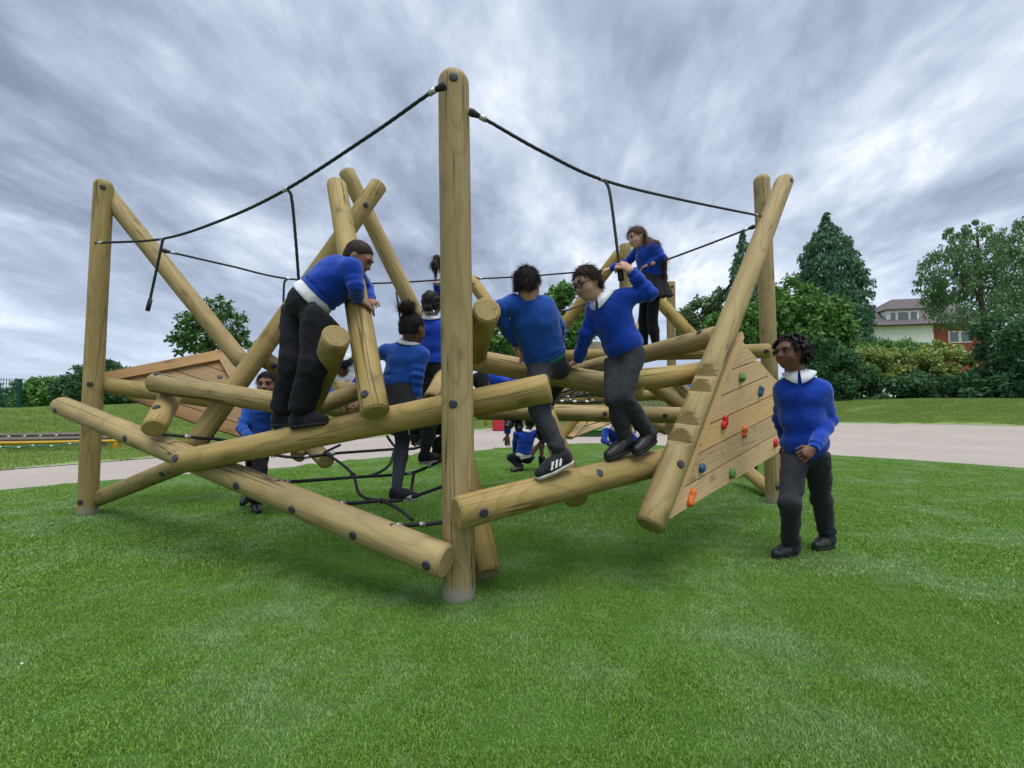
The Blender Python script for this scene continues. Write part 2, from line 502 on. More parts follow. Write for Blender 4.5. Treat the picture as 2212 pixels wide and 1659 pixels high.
def knit_mat(name, col, sheen=0.5):
    t = NT(name); p = t.pos()
    big = t.noise(p, 9, 3); fine = t.noise(p, 420, 2)
    c = t.mix(t.ramp(big, [(0.3, 0.0), (0.7, 1.0)]), tuple(q * .82 for q in col), tuple(min(1, q * 1.12) for q in col))
    c = t.mix(t.math('MULTIPLY', t.ramp(fine, [(0.55, 0.0), (0.75, 1.0)]), 0.25), c, tuple(min(1, q * 1.6 + 0.01) for q in col))
    t.set("Base Color", c); t.set("Roughness", 0.9); t.set("Specular IOR Level", 0.15)
    t.set("Sheen Weight", sheen); t.set("Sheen Roughness", 0.5); t.set("Sheen Tint", (0.45, 0.6, 1.0, 1))
    h = t.math('ADD', t.math('MULTIPLY', fine, 0.25), t.noise(p, 38, 3)); t.bump(h, 0.35, 0.006)
    return t.m
M_SWEATER = knit_mat("royal_blue_knit", (0.005, 0.042, 0.34))
M_SWEATER2 = knit_mat("faded_blue_knit", (0.010, 0.066, 0.34))
M_SWEATER3 = knit_mat("bright_blue_knit", (0.008, 0.058, 0.44))
def cloth_mat(name, col, sheen=0.12):
    t = NT(name); p = t.pos()
    n = t.noise(p, 14, 4); f = t.noise(p, 500, 2)
    t.set("Base Color", t.mix(n, tuple(q * .72 for q in col), tuple(min(1, q * 1.3) for q in col)))
    t.set("Roughness", 0.85); t.set("Specular IOR Level", 0.2); t.set("Sheen Weight", sheen)
    t.bump(t.math('ADD', t.math('MULTIPLY', t.noise(p, 26, 4), 1.0), t.math('MULTIPLY', f, .12)), 0.45, 0.008); return t.m
M_TROUSER = cloth_mat("charcoal_trouser", (0.030, 0.034, 0.041), 0.06)
M_TROUSERB = cloth_mat("black_trouser", (0.011, 0.012, 0.0155), 0.02)
M_SKIRT = cloth_mat("grey_skirt", (0.022, 0.023, 0.027), 0.03)
M_TIGHTS = cloth_mat("grey_tights", (0.030, 0.040, 0.052))
M_TIGHTSB = cloth_mat("black_tights", (0.009, 0.009, 0.011))
M_SHIRT = cloth_mat("white_shirt", (0.74, 0.76, 0.82), 0.0)
M_TEAL = cloth_mat("teal_waistband", (0.01, 0.16, 0.17))
M_NAVY = cloth_mat("navy_headband", (0.008, 0.012, 0.03))
M_SOCK = cloth_mat("blue_sock", (0.01, 0.10, 0.33))
M_LEATHER = flat_mat("black_leather", (0.013, 0.014, 0.017), 0.46, nscale=20, bump=0.15, spec=0.5)
M_TRAINER = cloth_mat("black_trainer", (0.016, 0.016, 0.022))
M_SOLEB = flat_mat("black_rubber", (0.017, 0.017, 0.017), 0.7)
M_SOLEW = flat_mat("pale_rubber", (0.52, 0.49, 0.43), 0.6, nscale=40)
M_STRIPE = flat_mat("white_stripe", (0.75, 0.75, 0.72), 0.5)
M_ORANGE = flat_mat("orange_trim", (0.75, 0.10, 0.05), 0.6)
def skin_mat(name, col, lip):
    t = NT(name); p = t.pos(); a = t.attr("tint")
    n = t.noise(p, 30, 4)
    c = t.mix(n, tuple(q * .86 for q in col), tuple(min(1, q * 1.14) for q in col))
    c = t.mix(a.outputs["Fac"], c, lip)
    t.set("Base Color", c); t.set("Roughness", 0.5); t.set("Specular IOR Level", 0.35)
    t.set("Subsurface Weight", 0.08); t.set("Subsurface Radius", (0.012, 0.005, 0.003)); t.set("Subsurface Scale", 1.0)
    t.bump(t.noise(p, 160, 3), 0.12, 0.002); return t.m
M_SKIN_D = skin_mat("dark_brown_skin", (0.150, 0.068, 0.042), (0.20, 0.075, 0.06))
M_SKIN_M = skin_mat("brown_skin", (0.28, 0.145, 0.092), (0.32, 0.11, 0.09))
M_SKIN_L = skin_mat("light_skin", (0.52, 0.29, 0.20), (0.50, 0.17, 0.14))
M_SKIN_P = skin_mat("pale_skin", (0.60, 0.36, 0.27), (0.55, 0.19, 0.16))
def hair_mat(name, col, rough=0.62):
    t = NT(name); p = t.pos()
    n = t.noise(p, 120, 4)
    t.set("Base Color", t.mix(n, tuple(q * .5 for q in col), tuple(q * 1.7 for q in col)))
    t.set("Roughness", rough); t.set("Specular IOR Level", 0.18); t.bump(t.noise(p, 220, 3), 0.5, 0.003); return t.m
M_HAIR = hair_mat("black_hair", (0.012, 0.010, 0.010))
M_HAIRB = hair_mat("dark_brown_hair", (0.028, 0.017, 0.012))
M_HAIRL = hair_mat("light_brown_hair", (0.085, 0.045, 0.026))
M_EYE = flat_mat("eye_white", (0.27, 0.24, 0.22), 0.3)
M_IRIS = flat_mat("dark_iris", (0.012, 0.008, 0.006), 0.12)
M_GLASSF = flat_mat("black_spectacle_frame", (0.012, 0.012, 0.016), 0.3)
def glass_mat(name, col=(0.02, 0.025, 0.03), rough=0.05, alpha=1.0):
    t = NT(name); t.set("Base Color", (*col, 1)); t.set("Roughness", rough); t.set("Specular IOR Level", 0.7)
    t.set("Alpha", alpha); return t.m
M_LENS = glass_mat("spectacle_lens", (0.10, 0.11, 0.13), 0.05, 0.35)
M_PANE = glass_mat("window_glass", (0.10, 0.12, 0.14))

M_HGREEN = flat_mat("green_hold", (0.095, 0.24, 0.035), 0.5, nscale=60, bump=0.3)
M_HBLUE = flat_mat("blue_hold", (0.022, 0.085, 0.17), 0.45, nscale=60, bump=0.3)
M_HRED = flat_mat("red_hold", (0.50, 0.012, 0.018), 0.4, nscale=60, bump=0.3)
M_HORANGE = flat_mat("orange_hold", (0.72, 0.15, 0.015), 0.42, nscale=60, bump=0.3)
M_YELLOW = flat_mat("yellow_paint", (0.46, 0.28, 0.02), 0.55, nscale=12, noise_amt=0.3)
M_REDBIN = flat_mat("red_plastic", (0.55, 0.03, 0.05), 0.45, nscale=8)
M_GREENMETAL = flat_mat("green_metal", (0.01, 0.075, 0.06), 0.5)
# ------------------------------------------------------------------ ground
GC = np.array([1.0, 4.0])
def polar_table(pts):
    a = np.array([[math.degrees(math.atan2(y - GC[1], x - GC[0])) % 360, math.hypot(x - GC[0], y - GC[1])] for x, y in pts])
    a = a[a[:, 0].argsort()]
    return np.concatenate([a[-1:] - [[360, 0]], a, a[:1] + [[360, 0]]])
T_TURF = polar_table([(-5.7, 4.5), (-3.28, 6.25), (-0.77, 8.45), (1.0, 10.0), (2.0, 10.35), (3.4, 9.7), (6, 7.8), (7.6, 6.2), (8.8, 3.5), (8, 0), (5, -3), (0, -4.2), (-4, -3), (-7, 0), (-7.2, 2.6)])
T_PATH = polar_table([(-8.6, 4.4), (-7.35, 5.98), (-6.3, 7.5), (-4.6, 10.2), (-1.45, 15.6), (3, 19), (9, 19.5), (14, 17.8), (17.5, 15.2), (19, 11), (19, 0), (10, -14), (0, -16), (-9, -12), (-10.5, 0)])
def turf_r(th): return np.interp(np.degrees(th) % 360, T_TURF[:, 0], T_TURF[:, 1])
def path_r(th): return np.interp(np.degrees(th) % 360, T_PATH[:, 0], T_PATH[:, 1])
def sstep(x, a, b):
    t = np.clip((x - a) / (b - a), 0, 1); return t * t * (3 - 2 * t)
def ground_h(x, y):
    x = np.asarray(x, float); y = np.asarray(y, float)
    th = np.arctan2(y - GC[1], x - GC[0]); r = np.hypot(x - GC[0], y - GC[1])
    rp = path_r(th)
    k = np.clip(1.0 + (x + 13.5) * 0.085, 0.42, 1.0)            # the bank is lower at the far left
    left = sstep(r, rp + 1.2, rp + 11.5) * k * 0.98 * (1 - 0.55 * sstep(r, rp + 13, rp + 40))
    right = 0.16 * sstep(r, 12, 19) + 1.0 * sstep(r, 18.5, 27.5)
    w = sstep(x, -6, 5)
    h = left * (1 - w) + right * w
    h = h * sstep(y, -6, 3)
    return h + 0.05 * np.sin(x * .5) * np.cos(y * .43) * sstep(r, rp + .5, rp + 5) + 0.012 * np.sin(x * 1.9 + 1) * np.cos(y * 2.1) * sstep(r, rp, rp + 2)
NTH = 240
TH = np.linspace(0, 2 * math.pi, NTH, endpoint=False)
def polar_sheet(name, r0f, r1f, ts, zoff, mat):
    V = []; F = []
    for t in ts:
        r = r0f + (r1f - r0f) * t
        x = GC[0] + r * np.cos(TH); y = GC[1] + r * np.sin(TH)
        V.append(np.stack([x, y, ground_h(x, y) + zoff], 1))
    V = np.concatenate(V); n = len(ts)
    for i in range(n - 1):
        a = i * NTH + np.arange(NTH); b = i * NTH + (np.arange(NTH) + 1) % NTH
        F.append(np.stack([a, a + NTH, b + NTH, b], 1))
    F = np.concatenate(F)
    o = link(name, make_mesh(name, V, F, True), mat); tag(o, kind="structure"); return o
def turf_base_mat():
    t = NT("turf_backing"); p = t.pos()
    n = t.noise(p, 2.0, 4); f = t.noise(p, 180, 3)
    c = t.mix(t.ramp(n, [(0.35, 0.0), (0.65, 1.0)]), (0.085, 0.225, 0.020), (0.125, 0.300, 0.040))
    c = t.mix(t.ramp(f, [(0.4, 0.0), (0.7, 1.0)]), (0.045, 0.125, 0.012), c)
    t.set("Base Color", c); t.set("Roughness", 0.85); t.bump(f, 0.8, 0.02); return t.m
def asphalt_mat():
    t = NT("pale_asphalt"); p = t.pos()
    n = t.noise(p, 0.55, 5, 0.6); m = t.noise(p, 5.0, 5, 0.6); f = t.noise(p, 150, 2)
    c = t.mix(t.ramp(n, [(0.3, 0.0), (0.7, 1.0)]), (0.318, 0.275, 0.238), (0.395, 0.345, 0.302))
    c = t.mix(t.math('MULTIPLY', t.ramp(m, [(0.5, 0.0), (0.75, 1.0)]), 0.35), c, (0.245, 0.21, 0.19))
    c = t.mix(t.math('MULTIPLY', t.ramp(f, [(0.45, 0.0), (0.6, 1.0)]), 0.4), c, (0.45, 0.40, 0.365))
    t.set("Base Color", c); t.set("Roughness", 0.9); t.bump(f, 0.5, 0.006); return t.m
def meadow_mat():
    t = NT("rough_grass_soil"); p = t.pos()
    n = t.noise(p, 0.35, 4); m = t.noise(p, 2.2, 5, 0.65); f = t.noise(p, 40, 3)
    c = t.mix(t.ramp(n, [(0.35, 0.0), (0.65, 1.0)]), (0.21, 0.34, 0.07), (0.28, 0.37, 0.10))
    c = t.mix(t.math('MULTIPLY', t.ramp(m, [(0.45, 0.0), (0.7, 1.0)]), 0.5), c, (0.10, 0.19, 0.03))
    c = t.mix(t.math('MULTIPLY', f, 0.5), c, (0.28, 0.29, 0.10))
    t.set("Base Color", c); t.set("Roughness", 0.95); t.bump(f, 0.9, 0.05); return t.m
RT_, RP_ = turf_r(TH), path_r(TH)
# soften the table's corners
def smooth_ring(a, n=3):
    for _ in range(n): a = (np.roll(a, 1) + a * 2 + np.roll(a, -1)) / 4
    return a
RT_, RP_ = smooth_ring(RT_, 10), smooth_ring(RP_, 16)
polar_sheet("turf", np.zeros(NTH), RT_, np.linspace(0, 1, 18), 0.0, turf_base_mat())
polar_sheet("path", RT_ - 0.05, RP_, np.linspace(0, 1, 24), -0.004, asphalt_mat())
polar_sheet("ground", RP_ - 0.12, RP_ + 2600, np.concatenate([[0], np.geomspace(0.0001, 1, 90)]), 0.012, meadow_mat())

def grass_blades(n, size, hmin, hmax, wid, lean, seed, segs=2):
    r = np.random.default_rng(seed)
    x, y = (r.random((2, n)) - 0.5) * size
    h = hmin + (hmax - hmin) * r.random(n); a = r.random(n) * 2 * math.pi; b = a + (r.random(n) - .5) * 2.5
    ln = lean * (0.25 + r.random(n)) * h; w = wid * (0.7 + 0.6 * r.random(n))
    cx, sx = np.cos(a), np.sin(a); lx, ly = np.cos(b) * ln, np.sin(b) * ln
    V = np.zeros((n, 5, 3))
    V[:, 0] = np.stack([x - cx * w / 2, y - sx * w / 2, np.full(n, -0.004)], 1)
    V[:, 1] = np.stack([x + cx * w / 2, y + sx * w / 2, np.full(n, -0.004)], 1)
    V[:, 2] = np.stack([x + lx * .35 + cx * w * .42, y + ly * .35 + sx * w * .42, h * .6], 1)
    V[:, 3] = np.stack([x + lx * .35 - cx * w * .42, y + ly * .35 - sx * w * .42, h * .6], 1)
    V[:, 4] = np.stack([x + lx, y + ly, h], 1)
    base = (np.arange(n) * 5)[:, None]
    T = np.concatenate([base + [0, 1, 2], base + [0, 2, 3], base + [3, 2, 4]])
    return V.reshape(-1, 3), T, np.repeat(r.random(n), 5)
def grass_field(name, blades, pts, label, mat, scl=(0.9, 1.15), seed=1, tilt=False):
    bv, bf, br = blades; r = np.random.default_rng(seed)
    n, m = len(bv), len(pts)
    me = make_mesh(name, np.concatenate([bv, pts]), bf, False)
    def att(nm, typ, key, arr):
        a = me.attributes.new(nm, typ, 'POINT'); a.data.foreach_set(key, arr.ravel())
    isp = np.zeros(n + m, bool); isp[n:] = True
    att("is_spot", 'BOOLEAN', "value", isp)
    att("blade", 'FLOAT', "value", np.concatenate([br, np.zeros(m)]).astype(np.float32))
    rot = np.zeros((n + m, 3), np.float32)
    rot[n:, 2] = r.integers(0, 4, m) * (math.pi / 2) + (r.random(m) - .5) * 0.16
    rot[n:, 0] = (r.random(m) - .5) * 0.03; rot[n:, 1] = (r.random(m) - .5) * 0.03
    if tilt:      # lie on the slope of the bank
        e_ = 0.3; px_, py_ = pts[:, 0], pts[:, 1]
        rot[n:, 0] = np.arctan((ground_h(px_, py_ + e_) - ground_h(px_, py_ - e_)) / (2 * e_)); rot[n:, 1] = -np.arctan((ground_h(px_ + e_, py_) - ground_h(px_ - e_, py_)) / (2 * e_)); rot[n:, 2] = (r.random(m) - .5) * .3
    att("turn", 'FLOAT_VECTOR', "vector", rot)
    sc = np.ones((n + m, 3), np.float32); sc[n:, 2] = scl[0] + (scl[1] - scl[0]) * r.random(m)
    att("size", 'FLOAT_VECTOR', "vector", sc)
    ng = bpy.data.node_groups.new(name + "_scatter", 'GeometryNodeTree')
    ng.interface.new_socket("Geometry", in_out='INPUT', socket_type='NodeSocketGeometry')
    ng.interface.new_socket("Geometry", in_out='OUTPUT', socket_type='NodeSocketGeometry')
    N, L = ng.nodes, ng.links
    gi, go = N.new("NodeGroupInput"), N.new("NodeGroupOutput")
    def named(nm, typ):
        q = N.new("GeometryNodeInputNamedAttribute"); q.data_type = typ; q.inputs["Name"].default_value = nm
        return q.outputs[0]
    sp = N.new("GeometryNodeSeparateGeometry"); sp.domain = 'POINT'
    L.new(gi.outputs[0], sp.inputs[0]); L.new(named("is_spot", 'BOOLEAN'), sp.inputs["Selection"])
    mp = N.new("GeometryNodeMeshToPoints"); L.new(sp.outputs[0], mp.inputs[0])
    ip = N.new("GeometryNodeInstanceOnPoints"); L.new(mp.outputs[0], ip.inputs["Points"]); L.new(sp.outputs[1], ip.inputs["Instance"])
    e2r = N.new("FunctionNodeEulerToRotation"); L.new(named("turn", 'FLOAT_VECTOR'), e2r.inputs[0])
    L.new(e2r.outputs[0], ip.inputs["Rotation"]); L.new(named("size", 'FLOAT_VECTOR'), ip.inputs["Scale"])
    L.new(ip.outputs[0], go.inputs[0])
    o = link(name, me, mat); md = o.modifiers.new("scatter", 'NODES'); md.node_group = ng
    tag(o, label, "grass", kind="stuff"); return o
def blade_mat(name, cols, dry, patch, patch_amt, trans=0.25, gloss=0.45):
    t = NT(name); p = t.pos(); a = t.attr("blade").outputs["Fac"]
    c = t.ramp(a, [(0.0, cols[0]), (0.4, cols[1]), (0.75, cols[2]), (0.93, cols[2]), (1.0, dry)])
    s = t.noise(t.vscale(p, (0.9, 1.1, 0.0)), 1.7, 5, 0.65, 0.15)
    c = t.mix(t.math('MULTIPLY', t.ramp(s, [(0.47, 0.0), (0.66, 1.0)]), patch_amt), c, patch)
    s2 = t.noise(t.vscale(p, (1, 1, 0)), 9, 3)
    c = t.mix(t.math('MULTIPLY', t.ramp(s2, [(0.35, 1.0), (0.6, 0.0)]), 0.3), c, cols[0])
    t.set("Base Color", c); t.set("Roughness", gloss); t.set("Specular IOR Level", 0.35)
    tr = t.N.new("ShaderNodeBsdfTranslucent"); t.L.new(c, tr.inputs[0])
    mx = t.N.new("ShaderNodeMixShader"); mx.inputs[0].default_value = trans
    t.L.new(t.b.outputs[0], mx.inputs[1]); t.L.new(tr.outputs[0], mx.inputs[2]); t.L.new(mx.outputs[0], t.out.inputs[0])
    return t.m
M_TURF = blade_mat("turf_blade", [(0.115, 0.262, 0.018), (0.205, 0.400, 0.046), (0.335, 0.535, 0.128)], (0.42, 0.46, 0.20), (0.50, 0.66, 0.40), 0.5)  # pale patch tint paints in the sheen of pile leaning different ways
M_MEADOW = blade_mat("meadow_blade", [(0.165, 0.275, 0.045), (0.255, 0.385, 0.080), (0.35, 0.46, 0.14)], (0.52, 0.48, 0.22), (0.40, 0.45, 0.16), 0.45, gloss=0.6)
def inside(x, y, lo, hi):
    th = np.arctan2(y - GC[1], x - GC[0]); r = np.hypot(x - GC[0], y - GC[1])
    f = lambda tb: np.interp(th % (2 * math.pi), np.append(TH, 2 * math.pi), np.append(tb, tb[0]))
    return r, f(RT_), f(RP_)
def field_points(x0, x1, y0, y1, step, keep, jit=0.25):
    gx, gy = np.meshgrid(np.arange(x0, x1, step), np.arange(y0, y1, step)); x, y = gx.ravel(), gy.ravel()
    q = np.random.default_rng(int(step * 1000)); x = x + (q.random(len(x)) - .5) * step * jit; y = y + (q.random(len(y)) - .5) * step * jit
    k = keep(x, y); x, y = x[k], y[k]
    return np.stack([x, y, ground_h(x, y)], 1)
def keep_near(x, y):
    r, rt, rp = inside(x, y, 0, 0); return (r < rt - 0.2) & (np.hypot(x, y) < 3.4)
def keep_far(x, y):
    r, rt, rp = inside(x, y, 0, 0); return (r < rt - 0.24) & (np.hypot(x, y) >= 3.1)
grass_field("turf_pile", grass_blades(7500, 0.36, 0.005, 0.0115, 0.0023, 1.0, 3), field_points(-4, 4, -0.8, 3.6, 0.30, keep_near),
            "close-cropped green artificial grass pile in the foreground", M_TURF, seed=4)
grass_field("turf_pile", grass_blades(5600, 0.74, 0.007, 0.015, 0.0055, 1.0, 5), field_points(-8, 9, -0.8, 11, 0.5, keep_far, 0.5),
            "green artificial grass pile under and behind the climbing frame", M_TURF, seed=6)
def keep_meadow(x, y):
    r, rt, rp = inside(x, y, 0, 0); return (r > rp + 0.45) & (r < rp + 17) & (y > 3)
grass_field("meadow_grass", grass_blades(1500, 0.85, 0.02, 0.085, 0.011, 0.7, 8), field_points(-24, 28, 3, 36, 0.55, keep_meadow, 0.6),
            "rough mown grass on the bank beyond the grey path", M_MEADOW, scl=(0.6, 1.3), seed=9, tilt=True)
# ------------------------------------------------------------------ the climbing frame
FRAME = empty("climbing_frame", (0.6, 3.2, 0.0), "large timber log climbing frame with crossed logs, ropes, nets and board walls", "climbing frame")
BOLT_ME = None
def bolt_mesh():
    global BOLT_ME
    if BOLT_ME is None:
        V, F = [], []; prof = [(0.0215, -0.004), (0.0215, 0.004), (0.018, 0.0075), (0.010, 0.0085)]
        for r, z in prof:
            V += [(r * math.cos(2 * math.pi * k / 20), r * math.sin(2 * math.pi * k / 20), z) for k in range(20)]
        for i in range(len(prof) - 1):
            F += [(i*20+k, i*20+(k+1) % 20, (i+1)*20+(k+1) % 20, (i+1)*20+k) for k in range(20)]
        F.append(tuple(range(60, 80)))
        BOLT_ME = make_mesh("bolt_cap", V, F); BOLT_ME.materials.append(M_BOLT)
    return BOLT_ME
LOGS = {}
def log_mesh(L, r0, r1, seed, cut0=None, cut1=None, notches=None, bow=0.006, dome1=False):
    """a log along +z of length L; cut = (nx, ny, slope) leans an end face"""
    rr = np.random.default_rng(seed); seg = 32; ch = 0.011; dh = 0.062
    zs = list(np.linspace(ch, L - ch, max(6, int(L / 0.09))))
    if dome1: zs += [L - dh * q for q in (1, .8, .6, .42, .27, .15, .06)]
    if notches:
        for z, dep, ln in notches[1]:
            zs += [z, z - ln * .2, z - ln * .4, z - ln * .5, z - ln * .6, z - ln * .8, z - ln]
    zs = sorted(set([0.0] + [q for q in zs if 0 < q < L] + [L]))
    ph = rr.random(6) * 6.28; V = []; nr = len(zs)
    bx, by = math.cos(ph[0]) * bow, math.sin(ph[0]) * bow
    for i, z in enumerate(zs):
        r = r0 + (r1 - r0) * z / L
        e = min(z, L - z)
        if dome1 and z > L - dh: r *= math.sqrt(max(0.0, 1 - 0.93 * ((z - L + dh) / dh) ** 2))
        elif e < ch: r -= 0.011 * (1 - e / ch)
        cb = math.sin(math.pi * z / L)
        for k in range(seg):
            a = 2 * math.pi * k / seg
            q = r * (1 + 0.010 * math.sin(2 * a + ph[1] + z * 1.3) + 0.006 * math.sin(3 * a + ph[2] - z * 2.1) + 0.006 * math.sin(ph[3] + z * 9 + 2 * a))
            x, y = q * math.cos(a), q * math.sin(a); zz = z
            if notches:
                nx, ny = notches[0]
                for zn, dep, ln in notches[1]:
                    if zn - ln <= z <= zn:
                        lim = r * (dep + (1 - dep) * abs((zn - z) / ln - .5) * 2)
                        dd = x * nx + y * ny
                        if dd > lim: x += nx * (lim - dd); y += ny * (lim - dd)
            x += bx * cb; y += by * cb
            if cut1 is not None and z > L * .5: zz = z + (x * cut1[0] + y * cut1[1]) * cut1[2] * max(0, (z - L + .35) / .35) 
            if cut0 is not None and z < L * .5: zz = z + (x * cut0[0] + y * cut0[1]) * cut0[2] * max(0, (.35 - z) / .35)
            V.append((x, y, zz))
    F = []
    for i in range(nr - 1):
        a = i * seg + np.arange(seg); b = i * seg + (np.arange(seg) + 1) % seg
        F += [tuple(map(int, q)) for q in np.stack([a, b, b + seg, a + seg], 1)]
    for base, rev in ((0, True), ((nr - 1) * seg, False)):
        c = np.mean(V[base:base + seg], 0); V.append(tuple(c)); ci = len(V) - 1
        for k in range(seg):
            k2 = (k + 1) % seg
            F.append((ci, base + k2, base + k) if rev else (ci, base + k, base + k2))
    me = make_mesh("log", V, F)
    sm = np.ones(len(me.polygons), bool); sm[-2 * seg:] = False
    for i in range(seg): sm[i] = False
    sm[(nr - 2) * seg:(nr - 1) * seg] = False
    if notches:      # crisp saw cuts
        for i in range(nr - 1):
            zm = (zs[i] + zs[i + 1]) / 2
            if any(zn - ln <= zm <= zn for zn, dep, ln in notches[1]):
                for k in range(seg):
                    a = 2 * math.pi * (k + .5) / seg
                    if math.cos(a) * notches[0][0] + math.sin(a) * notches[0][1] > .25: sm[i * seg + k] = False
    me.polygons.foreach_set("use_smooth", sm)
    return me
def log(key, A, B, D, bolts=(), name="log", mat=None, label=None, D1=None, **kw):
    """log from A to B (world points), diameter D; bolts are picture positions on its visible side"""
    A, B = Vector(A), Vector(B); L = (B - A).length
    r0 = D / 2; r1 = (D1 or D) / 2
    me = log_mesh(L, r0, r1, hash(key) % 1000 if isinstance(key, int) else sum(map(ord, key)), **kw)
    o = link(name, me, mat or M_LOG)
    rot = frame(B - A)
    mat4 = Matrix.Translation(A) @ rot.to_4x4()
    place(o, mat4, FRAME)
    if label: o["label"] = label
    LOGS[key] = (o, A, B, r0, r1)
    for bp in bolts:
        if len(bp) == 2:
            n = surf_dir(key, *bp); 
        bolt(o, *n)
    return o
def surf_dir(key, x, y):
    o, A, B, r0, r1 = LOGS[key]
    d = ray(x, y).normalized(); u = (B - A).normalized(); w = CAMP - A
    # closest approach of sight line and axis, then step to the near surface
    b = d.dot(u); D = d.dot(w); E = u.dot(w); den = 1 - b * b
    s = (E - b * D) / den; s = max(0.02, min((B - A).length - 0.02, s)); tt = (b * E - D) / den
    p = A + u * s; q = CAMP + d * tt
    off = q - p; off -= u * off.dot(u); r = r0 + (r1 - r0) * s / (B - A).length
    back = -(d - u * d.dot(u)).normalized(); side = off
    ls = min(side.length, r * .93); sdv = side.normalized() if side.length > 1e-6 else Vector((0, 0, 0))
    nrm = (sdv * ls + back * math.sqrt(max(r * r - ls * ls, 0))).normalized()
    return p + nrm * (r - 0.001), nrm
def bolt(parent, p, n):
    b = link("bolt_cap", bolt_mesh()); place(b, Matrix.Translation(p) @ frame(n).to_4x4(), parent); return b
def gpt(x, y): return at_height(x, y, 0.0)

# posts -------------------------------------------------------------
def foot_depth(x, y):
    p = gpt(x, y); return (p - CAMP).dot(FW)
dN = 2.02
base = P(992, 1292, dN); base.z = -0.05
log("near_post", base, P(979.5, 157, dN + .06), 0.155, [(979, 872), (980, 192)], name="post", label="tall front corner post", dome1=True)
dL = foot_depth(189, 1112)
b = gpt(189, 1112); b.z = -0.05
log("left_post", b, P(225, 388, dL + .12), 0.134, [(194, 830), (173, 1083), (222, 410)], name="post", label="tall corner post at the left", dome1=True)
dR = foot_depth(1672, 1086)
b = gpt(1672, 1086); b.z = -0.05
log("right_post", b, P(1644.5, 378, dR + .1), 0.143, [(1680, 1050)], name="post", label="tall corner post behind the right board wall", dome1=True)

LG = lambda k, a, b, D, bolts=(), **kw: log(k, P(*a), P(*b), D, bolts, **kw)
# left half
LG("low_left", (133, 876, 3.30), (965, 1214, 1.87), 0.143, [(135, 893), (288, 955), (527, 1057), (646, 1108), (776, 1163), (933, 1227)], D1=0.154)
LG("long_mid", (393, 997, 2.46), (1188, 838, 2.14), 0.142, [(401, 985)], D1=0.152)
LG("foot_brace", (212, 1077, 3.62), (425, 990, 3.0), 0.136, [(370, 1015)])
LG("left_diag", (226, 412, 3.74), (528, 788, 3.62), 0.142)
LG("cross_long", (820, 398, 3.45), (404, 984, 2.80), 0.135, [(786, 449)])
LG("lean_front", (727, 400, 3.20), (811, 893, 2.10), 0.142, [(790, 866)])
LG("lean_back", (748, 370, 3.62), (952, 786, 3.85), 0.140)
LG("left_rail", (215, 832, 3.68), (492, 868, 3.70), 0.148)
LG("left_top", (333, 826, 2.86), (640, 876, 2.66), 0.138, [(350, 809)])
LG("left_stub", (332, 926, 2.62), (378, 838, 3.08), 0.134, [(330, 893)])
LG("end_on_left", (727, 726, 2.10), (668, 880, 2.82), 0.140)
LG("small_stub", (566, 772, 3.05), (625, 806, 3.25), 0.120, [(584, 786)])
LG("inner_rise", (668, 886, 2.95), (900, 800, 3.30), 0.128)
LG("inner_flat", (722, 838, 3.55), (905, 862, 4.2), 0.140)
LG("inner_low", (600, 852, 3.3), (800, 905, 3.6), 0.128)
LG("inner_low2", (735, 876, 3.6), (860, 925, 3.2), 0.13)
LG("inner_kick", (668, 960, 3.7), (705, 995, 3.3), 0.13)
LG("kick2", (640, 985, 3.55), (700, 940, 3.9), 0.13)
LG("mid_fork", (958, 806, 3.5), (930, 862, 3.2), 0.120)
LG("mid_fork2", (935, 795, 3.9), (990, 880, 3.7), 0.125)
# right half
LG("low_right", (986, 1109, 1.87), (1448, 993, 2.49), 0.150, [(1034, 1111), (1278, 1026)])
LG("notched", (1402, 1137, 2.08), (1694, 392, 3.70), 0.146, [(1466, 1014), (1705, 402)], label="leaning log with foothold notches",
   notches=None)
LG("end_on_right", (1052, 668, 2.08), (1026, 775, 2.75), 0.140)
LG("seat_rail", (1015, 776, 2.72), (1388, 842, 2.57), 0.140)
LG("seat_rail2", (1358, 822, 2.52), (1520, 803, 2.86), 0.138)
LG("upper_rail", (1548, 726, 2.78), (1243, 800, 4.2), 0.140, [(1519, 714)])
LG("leg_brace", (1161, 846, 3.40), (1246, 1080, 2.42), 0.140)
LG("front_brace", (970, 846, 3.05), (1054, 1240, 2.12), 0.143)
LG("back_low", (1030, 889, 3.55), (1490, 898, 3.50), 0.140, [(1303, 894), (1430, 898)])
LG("back_rail", (1664, 758, 3.80), (1215, 770, 4.60), 0.135, [(1653, 759)])
LG("right_foot", (1668, 1062, 4.16), (1596, 1000, 4.9), 0.140)
# far side
LG("far_lean1", (1017, 603, 4.7), (1150, 790, 4.3), 0.140)
LG("far_lean2", (1338, 548, 4.85), (1170, 762, 5.0), 0.140)
b = P(1351, 800, 4.95); b.z = -.05
log("far_post", b, P(1351, 528, 4.95), 0.142, name="post", label="back post behind the boy holding the rope")
b = P(1447, 760, 6.6); b.z = -.05
log("far_post2", b, P(1449, 609, 6.6), 0.135, [(1452, 621)], name="post", label="farthest back post")
LG("far_lean3", (1385, 610, 5.0), (1530, 765, 4.6), 0.140)
LG("far_lean4", (1415, 650, 5.9), (1370, 730, 5.2), 0.130)
LG("far_cross", (1395, 822, 4.2), (1490, 890, 4.1), 0.140)
LG("far_cross2", (1455, 820, 4.9), (1500, 870, 4.8), 0.130)
LG("far_rail", (1080, 850, 4.6), (1330, 846, 4.9), 0.135)
LG("far_rail2", (1180, 868, 5.3), (1480, 848, 5.4), 0.14)
LG("far_rail3", (1290, 838, 5.9), (1460, 842, 5.2), 0.14)
LG("far_leg", (1240, 905, 4.9), (1205, 950, 4.6), 0.13)
